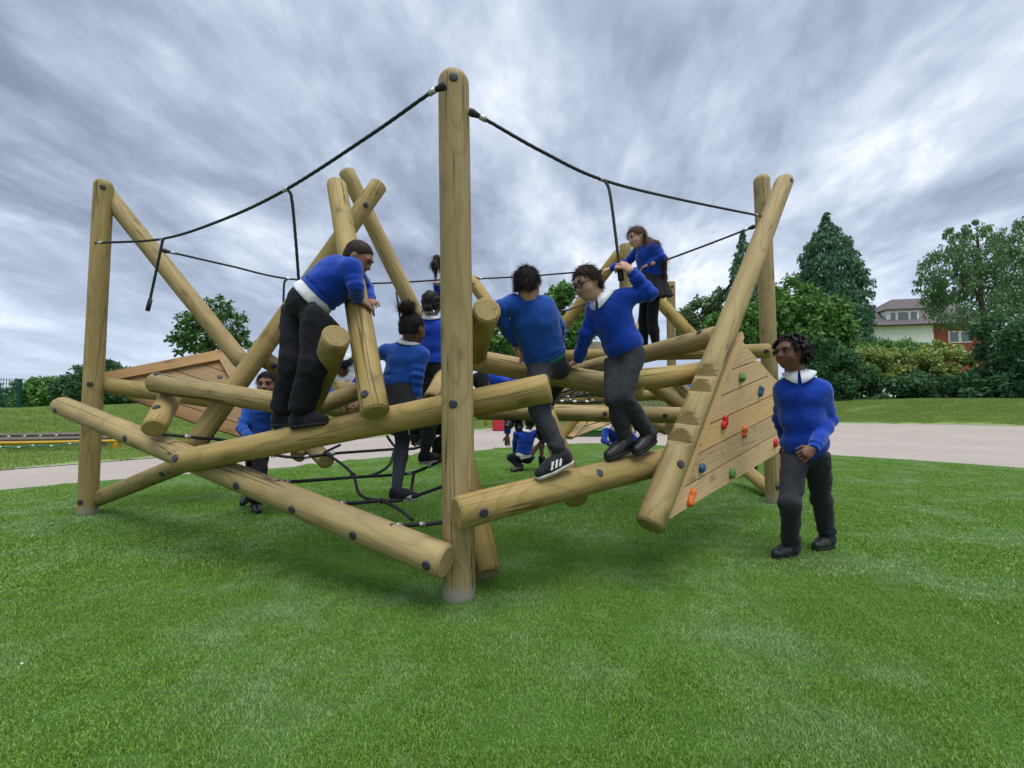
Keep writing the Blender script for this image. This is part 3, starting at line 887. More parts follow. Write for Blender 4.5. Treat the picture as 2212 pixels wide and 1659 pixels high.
LG("far_kick", (1360, 890, 4.3), (1443, 925, 3.9), 0.14)
LG("far_stub", (1050, 812, 4.6), (1090, 830, 4.2), 0.13)

# the notched log gets its footholds cut here (mesh replaced in place)
def cut_notches():
    o, A, B, r0, r1 = LOGS["notched"]
    u = (B - A).normalized(); L = (B - A).length
    zs = []
    for x, y in ((1518, 806), (1506, 839), (1476, 908), (1459, 944)):
        d = ray(x, y).normalized(); w = CAMP - A; b = d.dot(u); D = d.dot(w); E = u.dot(w)
        s = (E - b * D) / (1 - b * b); zs.append((s + .03, 0.36, 0.12))
    m = frame(B - A); mid = (A + B) / 2
    back = (CAMP - mid).normalized(); n = (back * 1.0 + Vector((-0.32, 0, 0.25))); n -= u * n.dot(u); n.normalize()
    ln = m.transposed() @ n
    me = log_mesh(L, r0, r1, 77, notches=((ln.x, ln.y), zs)); me.materials.append(M_LOG)
    old = o.data; o.data = me; bpy.data.meshes.remove(old)
cut_notches()

# board walls --------------------------------------------------------
def board_poly(parent, pts2, p0, n, thick, mat, name="board", shrink=0.004, lift=0.0, tofar=True):
    """a board from world points on the plane, given thickness away from the viewer"""
    pts = [Vector(p) for p in pts2]; c = sum(pts, Vector()) / len(pts); k_ = len(pts)
    # set every edge in by shrink, so that neighbours leave a joint
    lines_ = []
    for i in range(k_):
        e_ = (pts[(i + 1) % k_] - pts[i]).normalized(); q_ = n.cross(e_).normalized()
        if q_.dot(c - pts[i]) < 0: q_ = -q_
        lines_.append((pts[i] + q_ * shrink, e_, q_))
    np_ = []
    for i in range(k_):
        p1, e1, q1 = lines_[i - 1]; p2, e2, q2 = lines_[i]
        den = e1.dot(q2)
        np_.append(p1 + e1 * ((p2 - p1).dot(q2) / den) if abs(den) > 0.08 else pts[i] + (q1 + q2) * (shrink * .5))
    pts = np_
    nn = n if (CAMP - c).dot(n) > 0 else -n
    # local frame: grain (z) along the longest edge
    e = max(((pts[(i + 1) % len(pts)] - pts[i]) for i in range(len(pts))), key=lambda q: q.length)
    rot = frame(e, nn); M4 = Matrix.Translation(c) @ rot.to_4x4(); Mi = M4.inverted()
    front = [Mi @ (p + nn * lift) for p in pts]
    # small chamfer on the visible face
    cf = sum(front, Vector()) / len(front)
    lip = [q + (cf - q).normalized() * 0.004 for q in front]
    nl = Mi.to_3x3() @ nn
    side = [q - nl * 0.003 for q in front]; bk = [q - nl * thick for q in front]
    V = lip + side + bk; k = len(pts)
    F = [tuple(range(k))] + [(i, i + k, (i + 1) % k + k, (i + 1) % k) for i in range(k)] + \
        [(i + k, i + 2 * k, (i + 1) % k + 2 * k, (i + 1) % k + k) for i in range(k)] + [tuple(range(3 * k - 1, 2 * k - 1, -1))]
    bm = bmesh.new(); vs_ = [bm.verts.new(v) for v in V]
    for f in F: bm.faces.new([vs_[i] for i in f])
    bmesh.ops.recalc_face_normals(bm, faces=bm.faces); me = bpy.data.meshes.new(name); bm.to_mesh(me); bm.free()
    o = link(name, me, mat); place(o, M4, parent); return o
def right_wall():
    o, A, B, r0, r1 = LOGS["notched"]
    Gx = lambda x: 1324.8 + .2604 * x
    Gy = lambda y: 691.2 + .2604 * y
    u = (B - A).normalized()
    far = P(1682, 985, 3.62)
    n = (B - A).cross(far - A).normalized()
    if n.dot(CAMP - A) < 0: n = -n
    p0 = A + n * (r0 * 0.42)
    on = lambda x, y: on_plane(Gx(x), Gy(y), p0, n)
    wall = None
    # edge plank against the log: the wall's carrying part
    pl = [on(1062, 92), on(1075, 150), on(470, 1652), on(428, 1655)]
    wall = board_poly(FRAME, pl, p0, n, 0.035, M_BOARD, name="climbing_wall", lift=0.012)
    wall["label"] = "sloping board wall with coloured holds"
    lines = [((1062, 150), (1066, 158)), ((1020, 228), (1100, 205)), ((940, 430), (1210, 330)), ((850, 650), (1313, 452)), ((760, 885), (1420, 578)), ((665, 1135), (1428, 738)), ((560, 1405), (1430, 905)), ((462, 1659), (1432, 1068))]
    for i in range(len(lines) - 1):
        (a, b), (c, d) = lines[i], lines[i + 1]
        q = [on(*a), on(*b), on(*d), on(*c)]
        if i == 3: q = [on(*a), on(*b), on(1420, 560), on(*d), on(*c)]
        board_poly(wall, q, p0, n, 0.03, M_BOARD, shrink=0.005)
    # coloured holds
    def hold(x, y, mat, lobes, name="climbing_hold"):
        c = on(x, y); e1 = (on(x + 10, y) - c).normalized(); e1 -= n * e1.dot(n); e1.normalize(); e2 = n.cross(e1).normalized()
        if e2.z < 0: e2 = -e2
        f = Field([c], 0.10, 0.005)
        pts = [c + e1 * a + e2 * b for a, b, r in lobes]
        for i, (a, b, r) in enumerate(lobes):
            f.ell(pts[i] + n * 0.006, (e1, e2, n), (r, r, r * 0.95), 0.02)
            if i: f.cone(pts[i - 1] + n * .006, pts[i] + n * .006, lobes[i - 1][2] * .85, r * .85, 0.012)
        f.wrinkle(0.004, (60, 60, 60), x)
        f.cut(c - n * 0.004, -n)
        V, F = f.mesh()
        h = add_part(name, V, F, mat, wall, True)
        # the fixing screw
        V2, F2 = tube_vf([c + n * 0.02, c + n * (lobes[0][2] + 0.006)], 0.006, 8)
        return h
    s = 1.0
    hold(1055, 470, M_HGREEN, [(-.005, -.012, .027), (.007, .014, .019)])
    hold(1212, 588, M_HBLUE, [(-.008, -.022, .021), (.008, .014, .025)])
    hold(912, 848, M_HRED, [(-.018, -.024, .020), (.008, -.006, .020), (.008, .026, .019)])
    hold(1078, 928, M_HORANGE, [(0, .020, .020), (.003, -.004, .015), (0, -.024, .018)])
    hold(728, 1225, M_HBLUE, [(-.012, -.006, .022), (.012, .008, .017)])
    hold(973, 1270, M_HGREEN, [(-.003, -.010, .025), (.005, .012, .023)])
    hold(636, 1472, M_HORANGE, [(-.014, -.030, .022), (.0, .0, .017), (.016, .030, .020)])
    hold(1336, 1018, M_HRED, [(-.006, -.012, .022), (.006, .012, .022)])
    # screw heads
    for x, y in ((1060, 188), (1095, 230), (1180, 312), (1275, 437), (1275, 480), (705, 1030), (715, 1056), (905, 1108), (742, 700)):
        c = on(x, y) + n * (0.001 + (0.012 if x in (705, 742) else 0))
        V, F = tube_vf([c - n * 0.003, c + n * 0.002], 0.0055, 8); add_part("screw", V, F, M_STEEL, wall)
    # two battens on the hidden side
    for fr in (0.3, 0.75):
        a = on(880, 600) * (1 - fr) + on(500, 1560) * fr; b = on(1400, 600) * (1 - fr) + on(1400, 1040) * fr
        e = (b - a); v, f = box_vf((a + b) / 2 - n * 0.055, e.normalized(), n.cross(e).normalized(), n, e.length * .9, 0.07, 0.04)
        add_part("batten", v, f, M_BOARD, wall)
    return wall, p0, n
WALL_R, WR_P0, WR_N = right_wall()
def left_wall():
    a0, b0, d0 = P(212, 818, 3.75), P(486, 757, 4.35), P(522, 945, 3.95)
    n = (b0 - a0).cross(d0 - a0).normalized()
    if n.dot(CAMP - a0) < 0: n = -n
    on = lambda x, y: on_plane(x, y, a0, n)
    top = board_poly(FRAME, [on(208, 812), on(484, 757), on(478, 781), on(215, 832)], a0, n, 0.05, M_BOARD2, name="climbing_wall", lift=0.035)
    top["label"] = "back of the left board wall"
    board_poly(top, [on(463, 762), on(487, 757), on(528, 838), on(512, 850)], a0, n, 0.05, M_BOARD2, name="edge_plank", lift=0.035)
    region = [(218, 829), (484, 757), (530, 842), (524, 945), (430, 917), (285, 864)]
    def clip(poly, y0, keep_below):
        """part of poly (picture points) on one side of the board joint y = y0 + 0.325 (x - 384)"""
        f_ = lambda p: (p[1] - y0 - 0.325 * (p[0] - 384)) * (1 if keep_below else -1); out = []
        for i in range(len(poly)):
            a, b = poly[i], poly[(i + 1) % len(poly)]; fa, fb = f_(a), f_(b)
            if fa >= 0: out.append(a)
            if (fa >= 0) != (fb >= 0):
                t = fa / (fa - fb); out.append((a[0] + (b[0] - a[0]) * t, a[1] + (b[1] - a[1]) * t))
        return out
    ys = [700, 737, 770, 803, 837, 871, 930]
    for y0, y1 in zip(ys, ys[1:]):
        q = clip(clip(region, y0, True), y1, False)
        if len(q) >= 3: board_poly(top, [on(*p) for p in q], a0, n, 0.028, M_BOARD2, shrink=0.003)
    for x, y in ((475, 814), (439, 909), (520, 905)):
        bolt(top, on(x, y) + n * 0.001, n)
left_wall()
def far_wall():
    a0, b0, c0 = P(1236, 946, 4.7), P(1345, 908, 5.6), P(1262, 898, 5.2)
    n = (b0 - a0).cross(c0 - a0).normalized()
    if n.dot(CAMP - a0) < 0: n = -n
    on = lambda x, y: on_plane(x, y, a0, n)
    w = board_poly(FRAME, [on(1222, 946), on(1262, 900), on(1272, 906), on(1238, 948)], a0, n, 0.05, M_BOARD, name="climbing_wall", lift=0.03)
    w["label"] = "underside of the far board wall"
    board_poly(w, [on(1236, 946), on(1256, 925), on(1330, 900), on(1345, 905)], a0, n, 0.03, M_BOARD)
    board_poly(w, [on(1258, 922), on(1275, 905), on(1300, 900), on(1328, 899)], a0, n, 0.03, M_BOARD)
    bolt(w, on(1253, 921) + n * .001, n)
far_wall()

# ropes ---------------------------------------------------------------
def rope(pts, rad=0.0084, clamps=(), ends=(), name="rope", mat=None, label=None, per=10, knots=()):
    """pts: world points; clamps/knots: fractions along the rope; ends: which ends carry a black eye and ferrule"""
    c = catmull(pts, per)
    # resample evenly so that the lay of the strands shows
    L = [0]; 
    for i in range(1, len(c)): L.append(L[-1] + (c[i] - c[i - 1]).length)
    tot = L[-1]; n = max(8, min(220, int(tot / 0.016)))
    def atl(s):
        s = max(0, min(tot, s)); i = max(1, int(np.searchsorted(L, s))); i = min(i, len(c) - 1)
        t = (s - L[i - 1]) / max(L[i] - L[i - 1], 1e-9); return c[i - 1].lerp(c[i], t)
    pp = [atl(tot * i / n) for i in range(n + 1)]
    V, F = tube_vf(pp, rad, 9, True, 180.0, 3)
    o = add_part(name, V, F, mat or M_ROPE, FRAME, True)
    if label: o["label"] = label
    for fr in clamps:
        if hasattr(fr, 'x'):
            j = min(range(len(c)), key=lambda i_: (c[i_] - fr).length); fr = L[j] / tot
        a, b = atl(tot * fr - 0.017), atl(tot * fr + 0.017)
        v, f = tube_vf([a, a.lerp(b, .12), a.lerp(b, .88), b], [rad * 1.2, rad * 1.4, rad * 1.4, rad * 1.2], 10)
        add_part("clamp", v, f, M_ALU, o, True)
    for fr in knots:
        p = atl(tot * fr); f_ = Field([p], 0.05, 0.006)
        t = (atl(tot * fr + .02) - atl(tot * fr - .02)).normalized(); fm = frame(t)
        for q in range(3):
            an = q * 2.1; off = fm @ Vector((math.cos(an) * rad * .7, math.sin(an) * rad * .7, 0))
            f_.ell(p + off, (fm.col[0], fm.col[1], fm.col[2]), (rad * 1.25, rad * 1.25, rad * 1.7), 0.006)
        v, f = f_.mesh(); add_part("knot", v, f, mat or M_ROPE, o, True)
    for e in ends:
        s0, s1, s2 = (0, 0.055, 0.09) if e == 0 else (tot, tot - 0.055, tot - 0.09)
        a, b, c2 = atl(s0), atl(s1), atl(s2)
        v, f = tube_vf([a, a.lerp(b, .3), a.lerp(b, .7), b], [0.017, 0.02, 0.014, 0.011], 10); add_part("rope_eye", v, f, M_ROPE, o, True)
        v, f = tube_vf([b, c2], 0.0135, 12); add_part("clamp", v, f, M_ALU, o, True)
    return o
rope([P(963, 184, 1.96), P(925, 204, 1.98), P(800, 292, 2.12), P(617, 410, 2.38), P(480, 475, 2.68), P(350, 516, 2.98), P(206, 525, 3.10)], clamps=(P(617, 410, 2.38), P(350, 516, 2.98), 0.985), ends=(0,), label="rope from the front post down to the left post")
rope([P(1014, 241, 2.03), P(1052, 260, 2.04), P(1170, 327, 2.1), P(1300, 388, 2.36), P(1460, 429, 2.8), P(1645, 467, 3.42)], clamps=(P(1300, 388, 2.36), 0.97), ends=(0,), label="rope from the front post to the notched log")
rope([P(622, 411, 2.37), P(630, 428, 2.38), P(639, 520, 2.42), P(646, 616, 2.5)], label="hanging rope left of the climbing boy")
rope([P(352, 516, 2.97), P(346, 545, 2.97), P(330, 620, 2.98), P(319, 670, 2.98)], label="short hanging rope at the left")
v, f = tube_vf([P(325, 646, 2.98), P(318.5, 672, 2.98)], 0.014, 10); add_part("rope_end", v, f, M_ROPE, FRAME, True)
rope([P(1306, 389, 2.36), P(1317, 415, 2.34), P(1330, 510, 2.30), P(1341, 603, 2.27)], label="hanging rope held by the boy with glasses")
v, f = tube_vf([P(1338, 572, 2.275), P(1342, 606, 2.268)], 0.0165, 10); add_part("rope_end", v, f, M_ROPE, FRAME, True)
rope([P(352, 541, 3.42), P(382, 548, 3.45), P(500, 575, 3.65), P(622, 602, 3.85), P(790, 612, 4.2), P(930, 606, 4.5), P(1014, 598, 4.66)], 0.0088, clamps=(P(622, 602, 3.85),), ends=(0,), label="hand rope across the left side")
rope([P(1024, 602, 4.65), P(1060, 601, 4.7), P(1150, 596, 4.75), P(1236, 589, 4.3), P(1320, 583, 4.0), P(1395, 575, 3.85), P(1500, 539, 3.7), P(1630, 489, 3.58)], 0.0088, ends=(0, 1), label="hand rope held by the girl with long hair")
rope([P(620, 604, 3.85), P(614, 612, 3.85), P(612, 660, 3.9)], 0.009)
rope([P(856, 630, 4.2), P(861, 665, 4.2), P(868, 720, 4.2)], 0.009)
rope([P(1480, 690, 4.8), P(1510, 680, 4.5), P(1556, 640, 4.1), P(1585, 604, 3.9)], 0.0105, clamps=(0.3,))
rope([P(1510, 680, 4.5), P(1515, 690, 4.5), P(1520, 712, 4.5)], 0.009)
rope([P(1550, 644, 4.1), P(1552, 652, 4.1), P(1556, 672, 4.1)], 0.009)
rope([P(1268, 680, 4.3), P(1263, 705, 4.3), P(1250, 762, 4.3)], 0.009)
rope([P(1190, 668, 4.2), P(1225, 670, 4.4), P(1300, 640, 4.9)], 0.0095)
# lower net: from the low left log to the leaning front brace
def net_left():
    a, b = LOGS["low_left"], LOGS["front_brace"]
    rows = [
        ([P(352, 938, 2.62), P(420, 945, 2.75), P(493, 953, 2.9), P(620, 987, 2.95), P(740, 978, 3.05), P(854, 970, 3.15), P(905, 966, 3.1), P(985, 925, 2.85)], (0.06, 0.42, 0.50)),
        ([P(598, 1040, 2.30), P(640, 1040, 2.45), P(764, 1031, 2.72), P(848, 1026, 2.85), P(898, 1019, 2.85), P(958, 992, 2.7), P(1005, 965, 2.58)], (0.07, 0.62, 0.75, 0.9)),
        ([P(714, 1088, 2.16), P(760, 1087, 2.3), P(823, 1082, 2.45), P(868, 1080, 2.52), P(958, 1050, 2.42), P(1015, 1025, 2.36)], (0.09, 0.55, 0.84)),
        ([P(842, 1136, 1.98), P(890, 1134, 2.08), P(935, 1131, 2.14), P(1020, 1118, 2.18)], (0.12, 0.42)),
    ]
    for pts, cl in rows:
        rope(pts, 0.0105, clamps=cl, name="net_rope")
    for pts, kn in [
        ([P(702, 979, 3.02), P(735, 1000, 2.95), P(763, 1027, 2.75), P(775, 1065, 2.6), P(800, 1079, 2.5), P(823, 1081, 2.46), P(862, 1100, 2.3), P(890, 1122, 2.15)], (0.335, 0.69)),
        ([P(852, 972, 3.13), P(842, 1003, 3.0), P(820, 1020, 2.9), P(800, 1028, 2.8)], ()),
        ([P(735, 961, 3.2), P(712, 972, 3.1), P(700, 978, 3.04)], ()),
        ([P(836, 942, 3.3), P(845, 955, 3.2), P(856, 968, 3.14)], ()),
        ([P(895, 1021, 2.84), P(891, 1040, 2.75), P(888, 1064, 2.58)], ()),
    ]:
        rope(pts, 0.0098, name="net_rope", knots=kn)
    rope([P(895, 962, 3.15), P(920, 952, 3.25), P(962, 938, 3.4)], 0.0105, clamps=(0.75,), name="net_rope")
net_left()
# far net between the back logs
def net_far():
    pk = P(1255, 836, 4.2)
    ends = [P(1185, 868, 3.75), P(1282, 868, 3.7), P(1330, 862, 3.8), P(1165, 852, 4.3), P(1230, 866, 3.72), P(1300, 850, 4.6)]
    for e in ends:
        m = pk.lerp(e, .5) - Vector((0, 0, 0.02)); rope([pk, m, e], 0.011, clamps=(0.93,), name="net_rope", per=6)
    rope([P(1185, 850, 4.1), P(1225, 858, 3.95), P(1268, 852, 3.95), P(1310, 850, 4.2)], 0.010, name="net_rope", clamps=(0.3, 0.7))
    rope([P(1192, 866, 3.75), P(1240, 868, 3.72), P(1300, 868, 3.74)], 0.010, name="net_rope", clamps=(0.2, 0.45, 0.7))
net_far()
# ------------------------------------------------------------------ people
V3 = lambda t: Vector(t)
def solve_len(parent, x, y, L, near):
    D = ray(x, y); w = CAMP - parent
    a = D.dot(D); b = 2 * D.dot(w); c = w.dot(w) - L * L
    q = b * b - 4 * a * c
    if q <= 0: d = -b / (2 * a)
    else: d = (-b - math.sqrt(q)) / (2 * a) if near else (-b + math.sqrt(q)) / (2 * a)
    return CAMP + D * d
def hair_strips(V, N, n, length, width, flow, lift, rng, curl=0.0):
    i = rng.integers(0, len(V), n); p = V[i]; nn = N[i]
    t = flow(p); t = t - nn * (t * nn).sum(1)[:, None]
    t = t + rng.normal(0, 0.25 if length < .06 else .08, t.shape); t /= np.linalg.norm(t, axis=1)[:, None] + 1e-9
    s = np.cross(t, nn); s /= np.linalg.norm(s, axis=1)[:, None] + 1e-9
    L = (length * (0.6 + 0.8 * rng.random(n)))[:, None]
    lf = (lift * (rng.random(n) ** 2))[:, None]
    a = p - nn * 0.002; b = p + t * L * .5 + nn * (0.002 + lf * .5); c = p + t * L + nn * (lf - 0.001)
    if curl: c = c + rng.normal(0, curl, c.shape); b = b + rng.normal(0, curl * .5, b.shape)
    w = width
    Q = np.stack([a - s * w, a + s * w, b + s * w * .8, b - s * w * .8, c + s * w * .15, c - s * w * .15], 1)
    base = (np.arange(n) * 6)[:, None]
    F = np.concatenate([base + [0, 1, 2, 3], base + [3, 2, 4, 5]])
    return Q.reshape(-1, 3), F
def vnormals(V, F):
    n = np.cross(V[F[:, 2]] - V[F[:, 0]], V[F[:, 3]] - V[F[:, 1]]); N = np.zeros_like(V)
    for k in range(4): np.add.at(N, F[:, k], n)
    return N / (np.linalg.norm(N, axis=1)[:, None] + 1e-12)

def person(label, d, px, h=1.35, girth=1.0, front=(0, -1, 0), face=None, head_up=(0, 0, 1), skin=None, hair="short", hair_mat=None,
           sweater=None, bottom="trousers", bottom_mat=None, shoe="leather", fine=True, hem=-0.045, collar=True, tail=None, leg_w=1.0,
           curl=(0.5, 0.5), hand_n=None, eyes=True, glasses=False, group="children playing on the climbing frame", seed=1, socks=None, hs=1.0, hemtilt=0.0, waist=.065, hair_path=None, leg_end=.012):
    s = h / 1.35; rng = np.random.default_rng(seed); J = {}
    skin = skin or M_SKIN_M; sweater = sweater or M_SWEATER; hair_mat = hair_mat or M_HAIR; bottom_mat = bottom_mat or M_TROUSER
    LEN = dict(eA=('sA', .235), eB=('sB', .235), wA=('eA', .20), wB=('eB', .20), tA=('wA', .14), tB=('wB', .14), kA=('hA', .325), kB=('hB', .325), nA=('kA', .32), nB=('kB', .32))
    def get(k):
        if k in J: return J[k]
        v = px.get(k)
        if v is None: return None
        x, y = v[0], v[1]; m = v[2] if len(v) > 2 else 0.0
        if m == 'g': J[k] = at_height(x, y, (0.066 if k[0] == 'n' else 0.022) * s)
        elif m in ('n', 'f'):
            pk, L = LEN[k]; J[k] = solve_len(get(pk), x, y, L * s, m == 'n')
        elif m > 1.0: J[k] = P(x, y, m)
        else: J[k] = P(x, y, d + m)
        return J[k]
    for k in ('pelvis', 'neck', 'head', 'sA', 'sB', 'hA', 'hB'): get(k)
    pel, nek, hc = J['pelvis'], J['neck'], J['head']
    u = (nek - pel).normalized(); f = V3(front).normalized(); f = (f - u * f.dot(u)).normalized()
    w = (J['sB'] - J['sA']) if 'sA' in J and 'sB' in J else RT.copy()
    w = (w - u * w.dot(u)).normalized()
    f2 = w.cross(u); f = f2 if f2.dot(f) > 0 else -f2
    for a, sg in (('A', -1), ('B', 1)):
        if 's' + a not in J: J['s' + a] = nek - u * .045 * s + w * (sg * .125 * s)
        if 'h' + a not in J: J['h' + a] = pel - u * .04 * s + w * (sg * .07 * s)
        for k in 'ewt': get(k + a)
        if 'e' + a not in J: J['e' + a] = J['s' + a] - V3((0, 0, 1)) * .235 * s + w * (sg * .03)
        if 'w' + a not in J: J['w' + a] = J['e' + a] + (f * .1 - V3((0, 0, 1)) * .17) * s
        if 't' + a not in J: J['t' + a] = J['w' + a] + (J['w' + a] - J['e' + a]).normalized() * .13 * s
        if 'k' + a in px: get('k' + a)
        elif 'n' + a in px: J['k' + a] = (J['h' + a] + get('n' + a)) / 2 + f * .03
        else: J['k' + a] = J['h' + a] - V3((0, 0, .325 * s))
        for k in 'nf': get(k + a)
        if 'n' + a not in J: J['n' + a] = J['k' + a] - V3((0, 0, .32 * s))
        if 'f' + a not in J: J['f' + a] = J['n' + a] + (V3((f.x, f.y, 0)).normalized() * .16 - V3((0, 0, .045))) * s
    base = min((J['nA'], J['nB']), key=lambda q: q.z).copy(); base.z -= 0.066 * s
    root = empty("person", base, label, "child", group)
    g = girth * s; lw = min(1.0, leg_w)
    axes = (w, f, u)
    # ---- body: one mesh (a slim figure under the clothes, fine head and hands)
    parts = []
    allp = list(J.values())
    B = Field(allp, 0.13, 0.016)
    B.ell(pel, axes, (.085 * g, .060 * g, .075 * g), .03); B.ell(pel.lerp(nek, .4), axes, (.078 * g, .055 * g, .11 * g), .03)
    B.ell(pel.lerp(nek, .72), axes, (.108 * g, .075 * g, .11 * g), .03); B.cone(J['sA'], J['sB'], .036 * s, .036 * s, .03)
    for a in 'AB':
        B.cone(J['s' + a], J['e' + a], .036 * s, .029 * s, .01); B.cone(J['e' + a], J['w' + a], .028 * s, .021 * s, .01)
        B.cone(J['h' + a].lerp(J['k' + a], .12), J['k' + a], .040 * s * lw, .032 * s * lw, .012); B.cone(J['k' + a], J['n' + a], .033 * s * lw, .024 * s, .008)
        B.cone(J['n' + a], J['n' + a].lerp(J['f' + a], .45) - V3((0, 0, .012)), .024 * s, .018 * s, .01)
    parts.append(B.mesh())
    # head
    hf = V3(face or front).normalized(); hu = V3(head_up); hu = (hu - hf * hu.dot(hf)).normalized(); hr = hf.cross(hu)
    q = hs * 0.97
    HP = lambda r_, f_, u_: hc + (hr * r_ + hf * f_ + hu * u_) * q
    vox = 0.0045 if fine else 0.007
    H = Field([HP(-.09, -.1, -.12), HP(.09, .12, .12), HP(-.09, .12, .12), HP(.09, -.1, -.12), nek], 0.045, vox)
    hax = (hr, hf, hu)
    H.ell(HP(0, -.012, .022), hax, (.073 * q, .090 * q, .083 * q), .02)
    H.ell(HP(0, .018, -.03), hax, (.058 * q, .066 * q, .078 * q), .03)
    H.ell(HP(0, .046, -.080), hax, (.026 * q, .026 * q, .022 * q), .03)
    for sg in (-1, 1):
        H.ell(HP(sg * .036, .046, -.034), hax, (.026 * q, .026 * q, .028 * q), .03)
        H.ell(HP(sg * .073, -.006, -.010), hax, (.009 * q, .019 * q, .029 * q), .008)
    H.cone(HP(-.040, .068, .026), HP(.040, .068, .026), .012 * q, .012 * q, .02)
    H.cone(HP(0, .078, .010), HP(0, .094, -.022), .008 * q, .0125 * q, .012)
    for sg in (-1, 1):
        H.ell(HP(sg * .011, .084, -.025), hax, (.008 * q, .009 * q, .007 * q), .006)
        H.ell(HP(sg * .031, .094, .006), hax, (.017 * q, .016 * q, .0115 * q), .012, sub=True)
    H.ell(HP(0, .078, -.046), hax, (.021 * q, .011 * q, .007 * q), .006); H.ell(HP(0, .076, -.057), hax, (.019 * q, .011 * q, .007 * q), .006)
    H.ell(HP(0, .092, -.0512), hax, (.021 * q, .012 * q, .0022 * q), .003, sub=True)
    H.cone(HP(0, -.018, -.05), nek - u * .05, .044 * q, .050 * s, .02)
    Hm = H.mesh(); parts.append((relax(*Hm, 1, .4), Hm[1]))
    # hands
    for a in 'AB':
        W, T = J['w' + a], J['t' + a]; dr = (T - W).normalized()
        hn = None
        if hand_n and a in hand_n: hn = V3(hand_n[a])
        if hn is None: hn = V3((0, -.6, .8))
        hn = (hn - dr * hn.dot(dr)).normalized(); lat = dr.cross(hn)
        tside = lat if (lat.dot(V3((0, 0, 1))) + 0.3 * lat.dot(f)) > 0 else -lat
        c1, c2 = curl if not isinstance(curl, dict) else curl.get(a, (.4, .4))
        z = s * .92; hv = 0.0036 if fine else 0.007
        K = Field([W - dr * .03, W + dr * .16, W + lat * .05, W - lat * .05, W + dr * .05 - hn * .07], 0.04, hv)
        K.cone(W - dr * .045 * z, W + dr * .02 * z, .0225 * z, .021 * z, .01)
        K.ell(W + dr * .045 * z, (dr, lat, hn), (.046 * z, .033 * z, .0145 * z), .012)
        for i, Lf in enumerate((.046, .064, .068, .060) if tside.dot(lat) < 0 else (.060, .068, .064, .046)):
            b0 = W + (dr * .078 + lat * (-.0265 + .0177 * i)) * z
            d1 = (dr * math.cos(c1) - hn * math.sin(c1)); d2 = (dr * math.cos(c1 + c2) - hn * math.sin(c1 + c2))
            sp = lat * ((i - 1.5) * .06); d1 = (d1 + sp).normalized(); m1 = b0 + d1 * Lf * .55 * z; e1 = m1 + d2 * Lf * .5 * z
            K.cone(b0 - dr * .015 * z, m1, .0085 * z, .0078 * z, .004); K.cone(m1, e1, .0078 * z, .0064 * z, .003)
        b0 = W + (dr * .022 + tside * .022) * z; m1 = b0 + (dr * .62 + tside * .62 - hn * .35).normalized() * .036 * z; e1 = m1 + (dr * .85 + tside * .1 - hn * .5).normalized() * .03 * z
        K.cone(b0, m1, .0125 * z, .0098 * z, .008); K.cone(m1, e1, .0092 * z, .0072 * z, .003)
        parts.append(K.mesh())
    V, F = cat_mesh(parts)
    body = add_part("body", V, F, skin, root, True)
    # lips
    wv = V - np.array(hc)
    lp = np.stack([wv @ np.array(hr), wv @ np.array(hf), wv @ np.array(hu)], 1) / q
    tint = np.clip(1.25 - ((lp[:, 0] / .023) ** 2 + ((lp[:, 2] + .0515) / .0115) ** 2), 0, 1) * (lp[:, 1] > .072)
    at = body.data.attributes.new("tint", 'FLOAT', 'POINT'); at.data.foreach_set("value", (np.clip(tint * 2, 0, 1) * .8).astype(np.float32))
    if eyes:
        for sg in (-1, 1):
            c = HP(sg * .031, .0735, .005)
            E = Field([c], .02, .0022 if fine else .004); E.ell(c, hax, (.0115 * q, .0105 * q, .0066 * q), .002)
            v, fc = E.mesh(); eye = add_part("eye", v, fc, M_EYE, root, True)
            c2 = HP(sg * .031 + .000, .0800, .005)
            E = Field([c2], .015, .0018 if fine else .003); E.ell(c2, hax, (.0080 * q, .0062 * q, .0072 * q), .001)
            v, fc = E.mesh(); add_part("iris", v, fc, M_IRIS, eye, True)
            pts = [HP(sg * (.014 + .036 * t), .089 - .016 * t * t, .0245 + .008 * math.sin(t * 2.4)) for t in np.linspace(0, 1, 7)]
            v, fc = tube_vf(pts, [.0022, .0034, .0036, .0034, .003, .0024, .0014], 6); add_part("eyebrow", v, fc, hair_mat, root, True)
            pts = [HP(sg * (.017 + .028 * t), .0835 - .008 * t * t, .0085 + .0055 * math.sin(t * 3.1)) for t in np.linspace(0, 1, 7)]
            v, fc = tube_vf(pts, .0015, 5); add_part("eyelashes", v, fc, M_HAIR, root, True)
    if glasses:
        fr = []
        for sg in (-1, 1):
            c = HP(sg * .033, .100, .002); rr = [(c + hr * (.026 * q * math.cos(t)) + hu * (.019 * q * math.sin(t))) for t in np.linspace(0, 2 * math.pi, 21)]
            fr.append(tube_vf(rr, .0024, 6)); fr.append(tube_vf([HP(sg * .058, .098, .006), HP(sg * .078, .05, .006), HP(sg * .080, -.01, .004)], .0024, 6))
            v = [c + hr * (.026 * q * math.cos(t)) + hu * (.019 * q * math.sin(t)) for t in np.linspace(0, 2 * math.pi, 20, endpoint=False)]
        fr.append(tube_vf([HP(-.008, .101, .006), HP(0, .104, .008), HP(.008, .101, .006)], .0022, 6))
        gv, gf = join_vf(fr); gl = add_part("glasses", gv, gf, M_GLASSF, root, True)
        for sg in (-1, 1):
            c = HP(sg * .033, .100, .002)
            v = [c + hr * (.025 * q * math.cos(t)) + hu * (.018 * q * math.sin(t)) for t in np.linspace(0, 2 * math.pi, 20, endpoint=False)]
            add_part("lens", v, [tuple(range(20))], M_LENS, gl)
    # ---- hair
    hv = 0.006 if fine else 0.009
